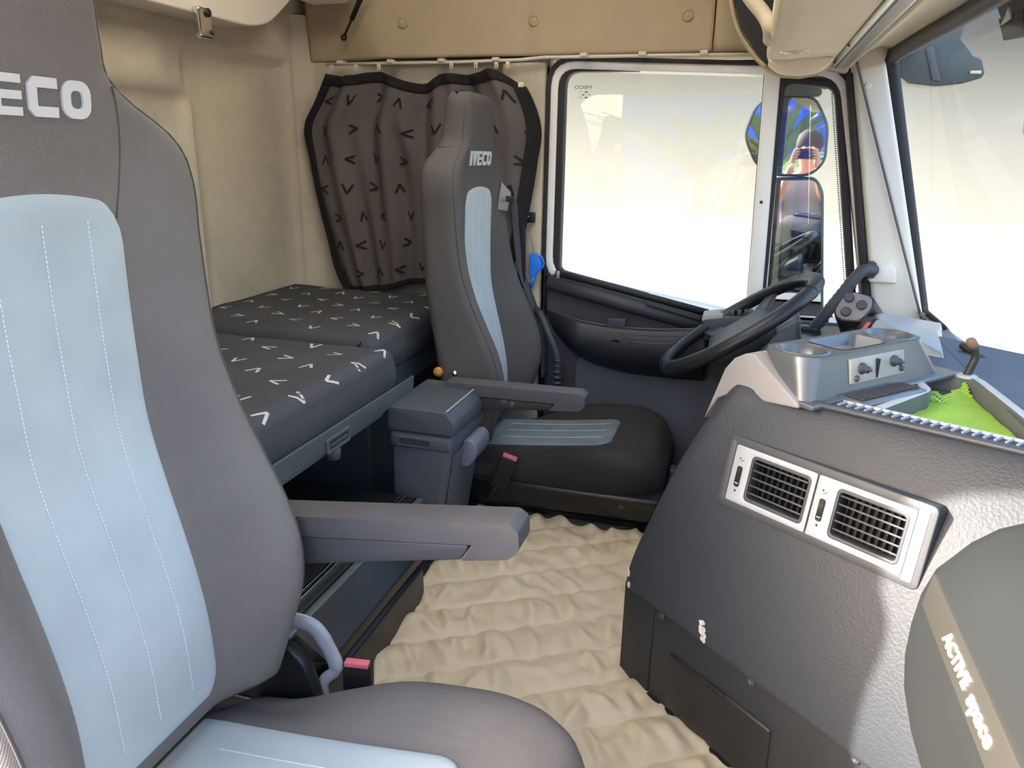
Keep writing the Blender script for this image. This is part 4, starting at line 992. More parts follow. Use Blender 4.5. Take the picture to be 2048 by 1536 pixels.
# ---- dash front slope to the windscreen
surf('dash_cowl', lambda y, t: (0.455+0.11*ss(1.9, 2.3, y)+(wsc(y, 0)[0]-0.455-0.11*ss(1.9, 2.3, y))*t, y, 0.7250-0.04*ss(1.9, 2.3, y)-(0.082-0.04*ss(1.9, 2.3, y))*t), lin(0.32, 2.58, 50), lin(0, 1, 10), dash_top, ds, thick=0.004)
surf('cowl_edge', lambda y, t: (wsc(y, 0)[0]-0.030+0.045*t, y, 0.664-0.018*t), lin(0.32, 2.62, 40), lin(0, 1, 4), pale, ds, thick=0.006)
# ---- pale side cheek and cup holder console
cheek = [(0.030, 0.640), (0.052, 0.700), (0.070, 0.750), (0.090, 0.775), (0.112, 0.788), (0.132, 0.792), (0.238, 0.728), (0.236, 0.722), (0.085, 0.705), (0.060, 0.690)]
def lprism(name, pts, b0, b1, m, par, bv=0.0):
    n = len(pts); v = [L(p[0], b0, p[1]) for p in pts]+[L(p[0], b1, p[1]) for p in pts]
    o = mobj(name, v, [tuple(range(n)), tuple(range(2*n-1, n-1, -1))]+[(i, (i+1) % n, n+(i+1) % n, n+i) for i in range(n)], m, par)
    return bev(o, bv, 3) if bv else o
lprism('console_cheek', cheek, 0.062, 0.34, pale, ds, 0.006)
ch = thing('cup_holder', 'satin grey cup holder console with two round wells on the dashboard', 'cup holder', L(0.19, 0.28, 0.73))
toph = rrect(0.126, 0.232, 0.080, 0.424, 0.034, 6)
bas = rrect(0.200, 0.246, 0.072, 0.468, 0.0225, 6)
secs = []
for t in lin(0, 1, 8):
    e = t**1.0
    secs.append([L(p[0]*(1-e)+q[0]*e, p[1]*(1-e)+q[1]*e, 0.798-0.068*t) for p, q in zip(toph, bas)])
secs = [[L(p[0]*0.985+0.0027, p[1]*0.99+0.00275, 0.803) for p in toph]]+secs
loft('shell', secs, cup_m, ch, caps=False)
cups = [[(0.181+0.041*cos(2*pi*i/28), 0.130+0.041*sin(2*pi*i/28)) for i in range(28)], [(0.181+0.041*cos(2*pi*i/28), 0.376+0.041*sin(2*pi*i/28)) for i in range(28)]]
binr = rrect(0.143, 0.218, 0.188, 0.320, 0.016, 5)
plate_holes('top_plate', [(p[0]*0.985+0.0027, p[1]*0.99+0.00275) for p in toph], cups+[binr], 0.799, 0.804, cup_m, ch)
for c_ in ((0.181, 0.130), (0.181, 0.376)):
    lathe('cup_well', [(0.046, 0.0125), (0.0455, 0.0165), (0.0435, 0.0175), (0.0405, 0.0155), (0.039, -0.02), (0.034, -0.06), (0.0, -0.061)], L(c_[0], c_[1], 0.789), (0, 0, 1), cup_m, ch, seg=30, cap0=False)
loft('bin_well', [[L(p[0], p[1], 0.805) for p in offset_poly(binr, 0.003)], [L(p[0], p[1], 0.804) for p in binr], [L(p[0], p[1], 0.765) for p in offset_poly(binr, -0.004)], [L(p[0], p[1], 0.760) for p in offset_poly(binr, -0.012)]], cup_m, ch, caps=False)
prism('bin_floor', [L(*p, 0)[:2] for p in offset_poly(binr, -0.005)], 'z', 0.758, 0.762, cup_m, ch)
lbox('base_flange', 0.200, 0.262, 0.066, 0.505, 0.724, 0.733, cup_m, ch, 0.003)
sockm = mat('worn_socket_plate', (158, 156, 148), 0.5, noise=0.12, nscale=30)
hexa('socket_plate', [L(0.2355, 0.185, 0.749), L(0.2355, 0.340, 0.749), L(0.2455, 0.340, 0.749), L(0.2455, 0.185, 0.749), L(0.230, 0.185, 0.792), L(0.230, 0.340, 0.792), L(0.2385, 0.340, 0.792), L(0.2385, 0.185, 0.792)], sockm, ch, b=0.0015)
sp = ch.children[-1]
lbox('plate_slot', 0.2385, 0.2450, 0.255, 0.261, 0.752, 0.786, blk_soft, sp)
for b_, z_ in ((0.214, 0.774), (0.307, 0.776)):
    lathe('socket_knob', [(0.0105, -0.002), (0.0105, 0.004), (0.0075, 0.005), (0.0065, 0.014), (0.003, 0.015), (0.0025, 0.02), (0, 0.02)], L(0.241, b_, z_), (0.745, -0.667, 0.05), dk_grey, sp, seg=10)
for b_, z_ in ((0.199, 0.758), (0.330, 0.760)):
    lathe('socket_screw', [(0.006, -0.002), (0.006, 0.005), (0.003, 0.007), (0, 0.007)], L(0.242, b_, z_), (0.745, -0.667, 0), arm_d, sp, seg=8)
# ---- green anti-slip mesh lying in the tray
def inpoly(x, y, P):
    c = False; j = len(P)-1
    for i in range(len(P)):
        if (P[i][1] > y) != (P[j][1] > y) and x < (P[j][0]-P[i][0])*(y-P[i][1])/(P[j][1]-P[i][1])+P[i][0]: c = not c
        j = i
    return c
gpoly = [(0.318, 0.190), (0.304, 0.325), (0.243, 0.412), (0.292, 0.400), (0.280, 0.490), (0.328, 0.448), (0.505, 0.268), (0.52, 0.235)]
vf = []; pt_ = 0.0052; wd_ = 0.00135
def gz(a, b_): return 0.700+0.012*ss(0.04, 0.0, abs(a-0.275)+max(0, 0.39-b_)*2)+0.004*sin(a*60)*sin(b_*40)*0.4+0.010*ss(0.46, 0.49, b_)
for i in range(60):
    for j in range(64):
        a, b_ = 0.24+pt_*i, 0.19+pt_*j
        if inpoly(a, b_, gpoly):
            h_ = pt_/2; g_ = h_-wd_
            o8 = [(a-h_, b_-h_), (a+h_, b_-h_), (a+h_, b_+h_), (a-h_, b_+h_), (a-g_, b_-g_), (a+g_, b_-g_), (a+g_, b_+g_), (a-g_, b_+g_)]
            vf.append(([L(p[0], p[1], gz(*p)) for p in o8], [(0, 1, 5, 4), (1, 2, 6, 5), (2, 3, 7, 6), (3, 0, 4, 7)]))
gm = multi('anti_slip_mesh', vf, green, None)
md = gm.modifiers.new('thick', 'SOLIDIFY'); md.thickness = 0.0018
tag(gm, 'lime green anti-slip mesh lying in the dashboard tray', 'mat')
ck_ = catmull([L(0.225, 0.425, 0.735), L(0.236, 0.405, 0.730), L(0.262, 0.385, 0.708), L(0.300, 0.385, 0.701)], 6)
tag(tube('plastic_strip', ck_, [0.003, 0.006, 0.0075, 0.008, 0.0085, 0.009, 0.009, 0.009, 0.009, 0.009, 0.0085, 0.008, 0.0075, 0.007, 0.006, 0.005, 0.004, 0.003, 0.002], mat('milky_plastic', (190, 205, 205), 0.3), seg=8, flat=0.3), 'curled milky plastic strip lying over the green mesh', 'strip')
# ---- passenger dash with lettered strip
pdsec = [(0.42, 0.745), (0.353, 0.735), (0.318, 0.718), (0.292, 0.695), (0.272, 0.668), (0.260, 0.652), (0.250, 0.618), (0.246, 0.575), (0.246, 0.53), (0.252, 0.485), (0.268, 0.43), (0.292, 0.37), (0.325, 0.30), (0.37, 0.22), (0.52, 0.20), (0.55, 0.72)]
pd_ = thing('passenger_dash', 'smooth grey passenger dash box with a lettered strip at the right edge', 'dashboard', (0.35, 0.62, 0.2))
ys_ = [0.30]+lin(0.35, 0.885, 8)+[0.90, 0.915, 0.928, 0.938, 0.945, 0.949, 0.950]
secs = []
for y in ys_:
    e = max(0, (y-0.885)/0.065); k = 1-sqrt(max(0, 1-e*e)); cx, cz = 0.42, 0.50
    secs.append([(cx+(p[0]-cx)*(1-0.38*k), y, cz+(p[1]-cz)*(1-0.30*k)) for p in pdsec])
loft('dash_box', secs, lumpm, pd_)
hexa('lettered_strip', [(0.2515, 0.35, 0.616), (0.2515, 0.878, 0.616), (0.275, 0.878, 0.616), (0.275, 0.35, 0.616), (0.2605, 0.35, 0.654), (0.2605, 0.888, 0.654), (0.285, 0.888, 0.654), (0.285, 0.35, 0.654)], strip_m, pd_, b=0.0015)
for vtx in pd_.children[-1].data.vertices: vtx.co.x -= 0.0035
white_ink = mat('white_lettering', (250, 250, 248), 0.6)
up_s = Vector((0.0095, 0, 0.038))
text_mesh('lettering', 'ACTIVE', 0.0215, basis((0.2525, 0.749, 0.635), (0, -1, 0), up_s), white_ink, pd_.children[-1], extrude=0.0012, offset=0.0006, sx=1.18, shear=0.22)
text_mesh('lettering', 'space', 0.0245, basis((0.2525, 0.661, 0.634), (0, -1, 0), up_s), white_ink, pd_.children[-1], extrude=0.0012, offset=0.0006, sx=1.22, shear=0.12)

# ================================================================== DRIVER SIDE CONTROLS
dd_ = thing('driver_dash', 'black driver dashboard block behind the steering wheel', 'dashboard', (0.38, 2.2, -0.2))
box('lower_block', (0.22, 1.78, -0.26), (0.62, 2.60, 0.50), blk, dd_, b=0.02)
box('upper_ledge', (0.17, 1.80, 0.47), (0.60, 2.615, 0.598), blk, dd_, b=0.02)
tube('air_duct_bar', [(0.165, 2.0, 0.597), (0.165, 2.60, 0.597)], 0.020, dk_grey, dd_, seg=14)
hexa('knee_panel', [(0.02, 1.62, 0.20), (0.30, 1.55, 0.10), (0.30, 2.6, 0.10), (0.10, 2.6, 0.2), (0.10, 1.62, 0.48), (0.30, 1.62, 0.52), (0.30, 2.6, 0.52), (0.14, 2.6, 0.48)], blk, dd_, b=0.02)
# instrument hood, pale wedge with a dark face
hood = hexa('instrument_hood', [(0.275, 1.79, 0.715), (0.432, 1.70, 0.715), (0.56, 2.30, 0.69), (0.36, 2.42, 0.69), (0.318, 1.875, 0.772), (0.428, 1.712, 0.738), (0.48, 2.00, 0.725), (0.362, 2.10, 0.745)], mat('hood_plastic', (150, 156, 162), 0.35, metal=0.15, noise=0.05, nscale=8), dd_, b=0.008)
hexa('hood_face', [(0.268, 1.795, 0.70), (0.30, 1.775, 0.70), (0.36, 2.42, 0.69), (0.33, 2.42, 0.69), (0.309, 1.878, 0.768), (0.325, 1.868, 0.770), (0.366, 2.10, 0.742), (0.350, 2.10, 0.738)], blk, dd_, b=0.003)
hexa('warning_strip', [(0.262, 1.790, 0.735), (0.270, 1.786, 0.735), (0.274, 1.80, 0.735), (0.266, 1.80, 0.735), (0.294, 1.85, 0.762), (0.302, 1.845, 0.762), (0.305, 1.858, 0.762), (0.297, 1.862, 0.762)], red_p, dd_, b=0.001)
dd_.children[-1]['label'] = 'small red strip on the dark hood face'
# switch pod with three round keys
pod = thing('switch_pod', 'black switch pod with three round grey keys beside the pillar', 'switch panel', (0.33, 2.10, 0.60))
PM = basis((0.288, 2.05, 0.763), (0.90, -0.42, -0.12), (0.28, 0.30, 0.91))
def PV(u, v, w_): return tuple(PM @ Vector((u, v, w_)))
outl = roundpoly([(-0.038, -0.026), (-0.030, 0.020), (-0.012, 0.036), (0.036, 0.034), (0.044, 0.010), (0.030, -0.030), (-0.018, -0.040)], 0.012, 4)
def pprism(name, pts, w0, w1, m, par, bv=0.0, k=1.0, sh=(0, 0)):
    n = len(pts); v = [PV(p[0]*k+sh[0], p[1]*k+sh[1], w0) for p in pts]+[PV(p[0], p[1], w1) for p in pts]
    o = mobj(name, v, [tuple(range(n)), tuple(range(2*n-1, n-1, -1))]+[(i, (i+1) % n, n+(i+1) % n, n+i) for i in range(n)], m, par, smooth=True)
    return bev(o, bv, 2) if bv else o
pprism('pod_housing', [(p[0]*1.12, p[1]*1.12) for p in outl], -0.14, -0.002, blk, pod, 0.004, k=1.25, sh=(0.03, -0.045))
pprism('key_plate', outl, -0.003, 0.002, mat('key_plate_plastic', (112, 114, 120), 0.45), pod, 0.001)
kp2 = pod.children[-1]
for u, v in ((-0.016, 0.019), (0.020, 0.008), (-0.010, -0.018)):
    lathe('round_key', [(0.0125, 0.0), (0.0125, 0.007), (0.010, 0.009), (0.006, 0.008), (0, 0.008)], PV(u, v, 0.001), tuple(PM.to_3x3() @ Vector((0, 0, 1))), dk_grey, kp2, seg=20)
tube('pod_neck', [(0.325, 2.10, 0.56), (0.315, 2.09, 0.64), (0.31, 2.085, 0.71)], [0.05, 0.034, 0.036], blk, pod, seg=14)
# stalk
tube('column_stalk', [(0.24, 2.24, 0.625), (0.265, 2.16, 0.640), (0.285, 2.08, 0.668)], [0.010, 0.012, 0.015], blk, pod, seg=10)
# grab handle on the pillar
gh = thing('grab_handle', 'dark ribbed grab handle leaning up to the windscreen pillar', 'handle', (0.24, 2.50, 0.58))
hp = [(0.232, 2.505, 0.575), (0.262, 2.505, 0.630), (0.318, 2.515, 0.722), (0.352, 2.525, 0.776), (0.372, 2.535, 0.795), (0.405, 2.56, 0.793)]
tube('bar', catmull(hp, 6), 0.0185, dk_grey, gh, seg=12)
for k in range(11):
    t = k/10; p = Vector(hp[0]).lerp(Vector(hp[3]), 0.08+0.80*t)
    d_ = Vector(hp[3])-Vector(hp[0])
    lathe('rib', [(0.017, -0.0045), (0.0212, -0.002), (0.0212, 0.002), (0.017, 0.0045)], p, d_, dk_grey, gh, seg=12)
box('handle_foot', (0.205, 2.48, 0.575), (0.255, 2.53, 0.612), blk, gh, b=0.008)
box('handle_head', (0.385, 2.548, 0.768), (0.408, 2.600, 0.818), dk_grey, gh, b=0.005)
# ---- steering wheel
sw = thing('steering_wheel', 'black leather steering wheel tilted towards the driver seat', 'steering wheel', (0.012, 2.30, 0.645))
c0 = Vector((0.012, 2.30, 0.645)); eu = Vector((0.82, 0, 0.572)); ev = Vector((0, 1, 0)); en = Vector((-0.572, 0, 0.82))
RR = 0.249
tube('rim', [c0+(eu*cos(t)+ev*sin(t))*RR for t in lin(0, 2*pi, 73)[:-1]], 0.0195, wheel_m, sw, seg=16, closed=True, flat=1.15)
rimo = sw.children[-1]
for t in (radians(28), radians(152), radians(208), radians(332)):
    p = c0+(eu*cos(t)+ev*sin(t))*RR; tg = -eu*sin(t)+ev*cos(t)
    lathe('rim_joint', [(0.019, -0.002), (0.0225, -0.001), (0.0225, 0.001), (0.019, 0.002)], p, tg, blk_soft, rimo, seg=16)
hub_s = []
for r, h in ((0.02, 0.010), (0.70, 0.012), (0.92, 0.006), (1.0, -0.010), (0.98, -0.035), (0.75, -0.055), (0.55, -0.065)):
    ring_ = []
    for p in rrect(-0.105, 0.105, -0.150, 0.150, 0.06, 6):
        ring_.append(tuple(c0+eu*(p[0]*r-0.012)+ev*p[1]*r+en*(h-0.022)))
    hub_s.append(ring_)
loft('hub_pad', hub_s, wheel_hub, sw)
for sy in (-1, 1):
    for sx_ in (-1, 1):
        p0 = c0+eu*(0.055*sx_-0.012)+ev*0.115*sy-en*0.036; p1 = c0+eu*(0.115*sx_-0.004)+ev*0.215*sy-en*0.010
        w0_, w1_ = 0.030, 0.022; side = (p1-p0).cross(en).normalized()
        hexa('spoke', [tuple(p0-side*w0_-en*0.012), tuple(p1-side*w1_-en*0.008), tuple(p1+side*w1_-en*0.008), tuple(p0+side*w0_-en*0.012), tuple(p0-side*w0_+en*0.012), tuple(p1-side*w1_+en*0.008), tuple(p1+side*w1_+en*0.008), tuple(p0+side*w0_+en*0.012)], wheel_hub, sw, b=0.007)
col = [c0+eu*-0.012-en*0.07, c0+eu*0.02-en*0.14, c0+eu*0.06-en*0.24, c0+eu*0.10-en*0.36]
sc2 = []
for p, (ra, rb) in zip(col, ((0.055, 0.075), (0.085, 0.105), (0.11, 0.125), (0.10, 0.12))):
    sc2.append([tuple(p+eu*q[0]+ev*q[1]) for q in rrect(-ra, ra, -rb, rb, ra*0.6, 5)])
loft('column_shroud', sc2, blk, sw)
# upper column cover rising to the binnacle
hexa('column_cover', [(0.05, 2.20, 0.52), (0.205, 2.20, 0.52), (0.205, 2.42, 0.52), (0.05, 2.42, 0.52), (0.085, 2.21, 0.635), (0.180, 2.20, 0.700), (0.180, 2.41, 0.700), (0.085, 2.40, 0.635)], mat('column_plastic', (60, 68, 78), 0.4), sw, b=0.018)
# ---- corrugated hoses on the cowl
def hose(name, label, pts, r, m, n_per):
    P = catmull(pts, n_per); rr_ = [r*(1.0 if i % 2 else 0.82) for i in range(len(P))]
    return tag(tube(name, P, rr_, m, None, seg=10), label, 'hose')
hose_m = mat('corrugated_plastic', (46, 44, 44), 0.5)
def rs(p, k): return (p[0]*k, p[1]*k, 1.12+(p[2]-1.12)*k)     # same direction, nearer
h1 = thing('corrugated_hose', 'short upright corrugated black hose with brown tip at the dash tray', 'hose', (0.437, 1.562, 0.73))
P = catmull([rs(p, 0.88) for p in ((0.497, 1.775, 0.676), (0.503, 1.775, 0.700), (0.507, 1.775, 0.722), (0.500, 1.772, 0.742))], 10)
tube('hose', P, [0.008*(1.0 if i % 2 else 0.84) for i in range(len(P))], hose_m, h1, seg=10)
tube('hose_tip', [rs(p, 0.88) for p in ((0.500, 1.772, 0.742), (0.492, 1.770, 0.752), (0.488, 1.768, 0.758), (0.4875, 1.768, 0.760))], [0.009, 0.0095, 0.0075, 0.003], mat('brown_tape', (120, 100, 84), 0.7), h1, seg=10)
lathe('hose_base', [(0.020, 0), (0.020, 0.004), (0.011, 0.006), (0, 0.006)], (0.437, 1.562, 0.7265), (0, 0, 1), silver, h1, seg=18)
hose('corrugated_hose', 'long corrugated black hose sagging along the cowl to the right', [rs(p, 0.94) for p in ((0.515, 1.92, 0.712), (0.535, 1.88, 0.702), (0.56, 1.84, 0.688), (0.585, 1.80, 0.675), (0.615, 1.74, 0.675), (0.65, 1.66, 0.700))], 0.008, hose_m, 14)
cv = thing('cowl_socket', 'black plug housing on the cowl at the right edge', 'plug', (0.585, 1.68, 0.69))
prism('housing', roundpoly([(1.58, 0.690), (1.62, 0.742), (1.68, 0.732), (1.74, 0.695)], 0.012), 'x', 0.575, 0.61, smoke_m, cv, b=0.006)
box('connector', (0.565, 1.70, 0.690), (0.59, 1.735, 0.708), lens_m, cv, b=0.004)
# ---- cable down the pillar
tag(tube('pillar_cable', catmull([(0.272, 2.572, 1.395), (0.28, 2.585, 1.377), (0.367, 2.585, 1.153), (0.458, 2.585, 0.92), (0.565, 2.575, 0.646), (0.575, 2.56, 0.62)], 6), 0.0042, mat('grey_cable', (104, 98, 98), 0.6), None, seg=8), 'thin grey cable running down the windscreen pillar', 'cable')

# ================================================================== OVERHEAD
oc = thing('overhead_console', 'beige felt overhead shelf with a black pocket above the windscreen', 'overhead console', (0.1, 1.5, 1.38))
prism('shelf_bottom', roundpoly([(0.012, 1.402), (0.022, 1.384), (0.06, 1.380), (0.196, 1.392), (0.196, 1.425), (0.03, 1.432), (0.010, 1.425)], 0.006), 'y', 0.34, 2.44, ceil_m, oc, b=0.004)
sbm = oc.children[-1]
box('pocket_back', (0.06, 0.34, 1.425), (0.19, 2.44, 1.90), blk_soft, oc)
chk = [(-0.150, 1.75), (-0.104, 1.56), (-0.075, 1.478), (-0.024, 1.410), (0.016, 1.372), (0.055, 1.354), (0.11, 1.350), (0.160, 1.358), (0.200, 1.382), (0.200, 1.75)]
prism('end_cheek', chk, 'y', 2.455, 2.54, felt2, oc, b=0.020)
prism('cheek_lining', [(p[0]+0.006, p[1]+0.006) for p in chk[:5]]+[(0.19, 1.44), (0.19, 1.75)], 'y', 2.436, 2.452, blk_soft, oc)
tube('cheek_rim', catmull([(-0.150, 2.45, 1.75), (-0.104, 2.45, 1.56), (-0.075, 2.45, 1.478), (-0.024, 2.45, 1.410), (0.012, 2.45, 1.378)], 6), 0.007, felt2, oc, seg=8)
# underside nose that drops over the end
prism('shelf_nose', roundpoly([(0.008, 1.388), (0.05, 1.356), (0.11, 1.351), (0.165, 1.360), (0.196, 1.390)], 0.02), 'y', 2.34, 2.46, ceil_m, oc, b=0.018)
tube('pocket_divider', catmull([(0.014, 2.05, 1.396), (0.010, 2.0, 1.415), (-0.006, 2.0, 1.443), (-0.038, 2.0, 1.478), (-0.09, 2.0, 1.54)], 5), 0.017, ceil_m, oc, seg=10)
tube('pocket_divider', [(0.022, 1.80, 1.400), (0.022, 1.80, 1.60)], 0.006, lens_m, oc, seg=8)
lathe('reading_lamp', [(0.036, 0.0), (0.036, 0.004), (0.031, 0.008), (0.027, 0.006), (0.024, 0.009), (0, 0.010)], (0.076, 2.162, 1.386), (0, 0, -1), lens_m, oc, seg=28)
# ---- upper bunk
ub = thing('upper_bunk', 'cream folded upper bunk shell high on the rear wall', 'bunk', (-1.55, 1.2, 1.44))
prism('bunk_shell', roundpoly([(0.34, 1.478), (2.20, 1.490), (2.30, 1.515), (2.46, 1.625), (2.52, 1.95), (0.34, 1.95)], [0.01, 0.06, 0.05, 0.06, 0.02, 0.02], 5), 'x', -1.668, -1.545, bunk_m, ub, b=0.03, seg=4)
box('bunk_arm', (-1.535, 2.42, 1.606), (-1.360, 2.54, 1.80), bunk_m, ub, b=0.03)
gs = thing('gas_strut', 'thin black gas strut running up from the tan side panel', 'strut', (-1.44, 2.58, 1.51))
tube('piston_rod', [(-1.438, 2.59, 1.515), (-1.375, 2.55, 1.575)], 0.0045, blk, gs, seg=10)
tube('cylinder', [(-1.385, 2.556, 1.565), (-1.25, 2.47, 1.70)], 0.009, blk, gs, seg=12)
lathe('ball_joint', [(0.0, -0.012), (0.008, -0.010), (0.012, 0), (0.008, 0.010), (0, 0.012)], (-1.440, 2.592, 1.512), (0.3, -1, 0), blk, gs, seg=14)
hk = thing('bunk_bracket', 'chrome bracket hanging at the lower edge of the upper bunk', 'bracket', (-1.53, 1.95, 1.42))
prism('plate', roundpoly([(1.927, 1.424), (1.982, 1.424), (1.984, 1.505), (1.925, 1.505)], 0.008), 'x', -1.545, -1.522, chrome, hk, b=0.006)
lathe('bolt', [(0.012, 0), (0.012, 0.006), (0.008, 0.008), (0, 0.008)], (-1.522, 1.962, 1.492), (1, 0, 0), blk, hk, seg=14)
lathe('rivet', [(0.006, 0), (0.006, 0.004), (0, 0.005)], (-1.522, 1.974, 1.442), (1, 0, 0), blk, hk, seg=10)
vs2 = thing('wall_slots', 'three small dark slots high on the rear wall', 'vent', (-1.668, 1.97, 1.52))
for k in range(3): box('slot', (-1.672, 1.928+0.027*k, 1.515+0.005*k), (-1.664, 1.946+0.027*k, 1.545+0.005*k), blk_soft, vs2, b=0.003)

# ================================================================== SMALL THINGS AT THE B PILLAR
ag = thing('air_gun', 'bright blue air blow gun hanging on the pillar behind the driver seat', 'air gun', (-0.715, 2.60, 0.66))
prism('gun_body', roundpoly([(-0.734, 0.700), (-0.736, 0.770), (-0.728, 0.782), (-0.706, 0.778), (-0.690, 0.745), (-0.690, 0.722), (-0.706, 0.705), (-0.716, 0.690)], 0.006), 'y', 2.59, 2.612, blue_p, ag, b=0.004)
tube('trigger_guard', catmull([(-0.706, 2.60, 0.772), (-0.692, 2.60, 0.768), (-0.682, 2.60, 0.745), (-0.690, 2.60, 0.724)], 5), 0.0035, blue_p, ag, seg=8)
tube('nozzle', [(-0.718, 2.60, 0.70), (-0.732, 2.60, 0.652)], [0.009, 0.006], blue_p, ag, seg=10)
tube('air_line', catmull([(-0.735, 2.62, 0.88), (-0.733, 2.60, 0.845), (-0.724, 2.60, 0.815), (-0.718, 2.60, 0.778)], 6), 0.003, mat('tan_hose', (170, 150, 120), 0.5), ag, seg=8)
ag.location.y += 0.016
lt = thing('latch_block', 'small black latch on the pillar trim above the blue air gun', 'latch', (-0.735, 2.63, 0.905))
box('latch_body', (-0.752, 2.612, 0.888), (-0.722, 2.634, 0.924), blk_soft, lt, b=0.003)
lathe('latch_pin', [(0.004, 0), (0.004, 0.004), (0, 0.005)], (-0.744, 2.612, 0.910), (0, -1, 0), chrome, lt, seg=10)
bs = thing('belt_cover', 'black strap hanging beside the driver seat behind the air gun', 'strap', (-0.76, 2.59, 0.62))
prism('strap', [(-0.772, 0.655), (-0.742, 0.655), (-0.744, 0.86), (-0.756, 0.90), (-0.768, 0.86)], 'y', 2.582, 2.592, blk_soft, bs, b=0.002)

# ================================================================== MIRRORS AND THINGS ON THE GLASS
MN = Vector((-0.062, -1, -0.008)).normalized(); MO = Vector((0.12, 2.96, 1.05))
MU = Vector((1, 0, 0)); MU = (MU-MN*MU.dot(MN)).normalized(); MVv = MN.cross(MU); MVv = -MVv if MVv.z < 0 else MVv
def mpt(x, z, d): return tuple(MO+MU*(x-0.12)+MVv*(z-1.05)+MN*d)
def mprism(name, pts, d0, d1, m, par, bv=0.0):
    n = len(pts); v = [mpt(p[0], p[1], d0) for p in pts]+[mpt(p[0], p[1], d1) for p in pts]
    o = mobj(name, v, [tuple(range(n)), tuple(range(2*n-1, n-1, -1))]+[(i, (i+1) % n, n+(i+1) % n, n+i) for i in range(n)], m, par)
    return bev(o, bv, 2) if bv else o
om = thing('door_mirror', 'tall outside mirror seen through the narrow quarter window', 'mirror', (0.15, 3.0, 0.6))
up_o = roundpoly([(-0.028, 1.20), (0.000, 1.30), (0.06, 1.335), (0.19, 1.325), (0.240, 1.235), (0.246, 1.115), (0.205, 1.072), (0.09, 1.070), (0.02, 1.105)], 0.03)
lo_o = roundpoly([(0.080, 1.045), (0.225, 1.052), (0.252, 1.01), (0.318, 0.50), (0.112, 0.50)], 0.02)
mprism('upper_housing', offset_poly(up_o, 0.010), -0.10, -0.004, smoke_m, om, 0.01)
mprism('upper_glass', up_o, -0.005, 0.0, mirror_m, om)
mprism('lower_housing', offset_poly(lo_o, 0.010), -0.10, -0.004, smoke_m, om, 0.01)
mprism('lower_glass', lo_o, -0.005, 0.0, mirror_m, om)
mprism('mirror_arm', roundpoly([(0.045, 1.335), (0.06, 1.39), (0.20, 1.39), (0.215, 1.335)], 0.015), -0.10, 0.01, smoke_m, om, 0.01)
mprism('mirror_arm', roundpoly([(0.06, 0.485), (0.06, 0.445), (0.31, 0.445), (0.31, 0.485)], 0.01), -0.10, 0.0, smoke_m, om, 0.01)
tube('bracket', [(0.22, 3.0, 1.375), (0.30, 2.90, 1.40), (0.36, 2.74, 1.42)], 0.018, smoke_m, om, seg=10)
tube('bracket', [(0.28, 3.0, 0.565), (0.36, 2.9, 0.55), (0.43, 2.73, 0.56)], 0.018, smoke_m, om, seg=10)
vz = thing('front_mirror', 'grey green plastic housing outside the top corner of the windscreen', 'mirror', (0.55, 2.9, 1.36))
prism('housing', [(0.411, 1.408), (0.410, 1.44), (0.488, 1.484), (0.605, 1.555), (0.599, 1.495), (0.63, 1.463), (0.641, 1.447), (0.669, 1.436), (0.685, 1.396), (0.679, 1.38), (0.622, 1.363), (0.549, 1.356), (0.467, 1.366)], 'y', 2.88, 2.98, smoke_m, vz, b=0.006)
hexa('housing_bar', [(0.535, 2.872, 1.375), (0.560, 2.872, 1.370), (0.560, 2.885, 1.370), (0.535, 2.885, 1.375), (0.50, 2.872, 1.47), (0.52, 2.872, 1.48), (0.52, 2.885, 1.48), (0.50, 2.885, 1.47)], traym, vz, b=0.004)
tube('bracket', [(0.56, 2.93, 1.50), (0.50, 2.88, 1.56), (0.39, 2.79, 1.58)], 0.016, smoke_m, vz, seg=10)
box('housing_plate', (0.64, 2.872, 1.392), (0.672, 2.885, 1.402), lens_m, vz, b=0.002)
tgt = thing('windscreen_tag', 'dark windscreen sensor tag with white mark at the top right corner', 'tag', (0.46, 1.82, 1.35))
hexa('tag_body', [(0.465, 1.70, 1.345), (0.480, 1.70, 1.345), (0.480, 1.845, 1.357), (0.465, 1.845, 1.357), (0.455, 1.80, 1.50), (0.470, 1.80, 1.50), (0.470, 2.04, 1.50), (0.455, 2.04, 1.50)], smoke_m, tgt, b=0.012)
hexa('tag_foot', [(0.458, 1.70, 1.342), (0.466, 1.70, 1.342), (0.466, 1.840, 1.354), (0.458, 1.840, 1.354), (0.455, 1.74, 1.40), (0.463, 1.74, 1.40), (0.463, 1.90, 1.405), (0.455, 1.90, 1.405)], blk, tgt, b=0.006)
prism('tag_mark', [(1.845, 1.385), (1.822, 1.398), (1.815, 1.412), (1.800, 1.400), (1.790, 1.388), (1.815, 1.386)], 'x', 0.449, 0.4525, thread, tgt)
stx = wsc(1.62, 0.70)[0]
tag(prism('paper_sticker', [(1.640, 1.215), (1.615, 1.215), (1.598, 1.178), (1.622, 1.170)], 'x', stx-0.012, stx-0.010, thread), 'small white paper sticker on the windscreen', 'sticker')

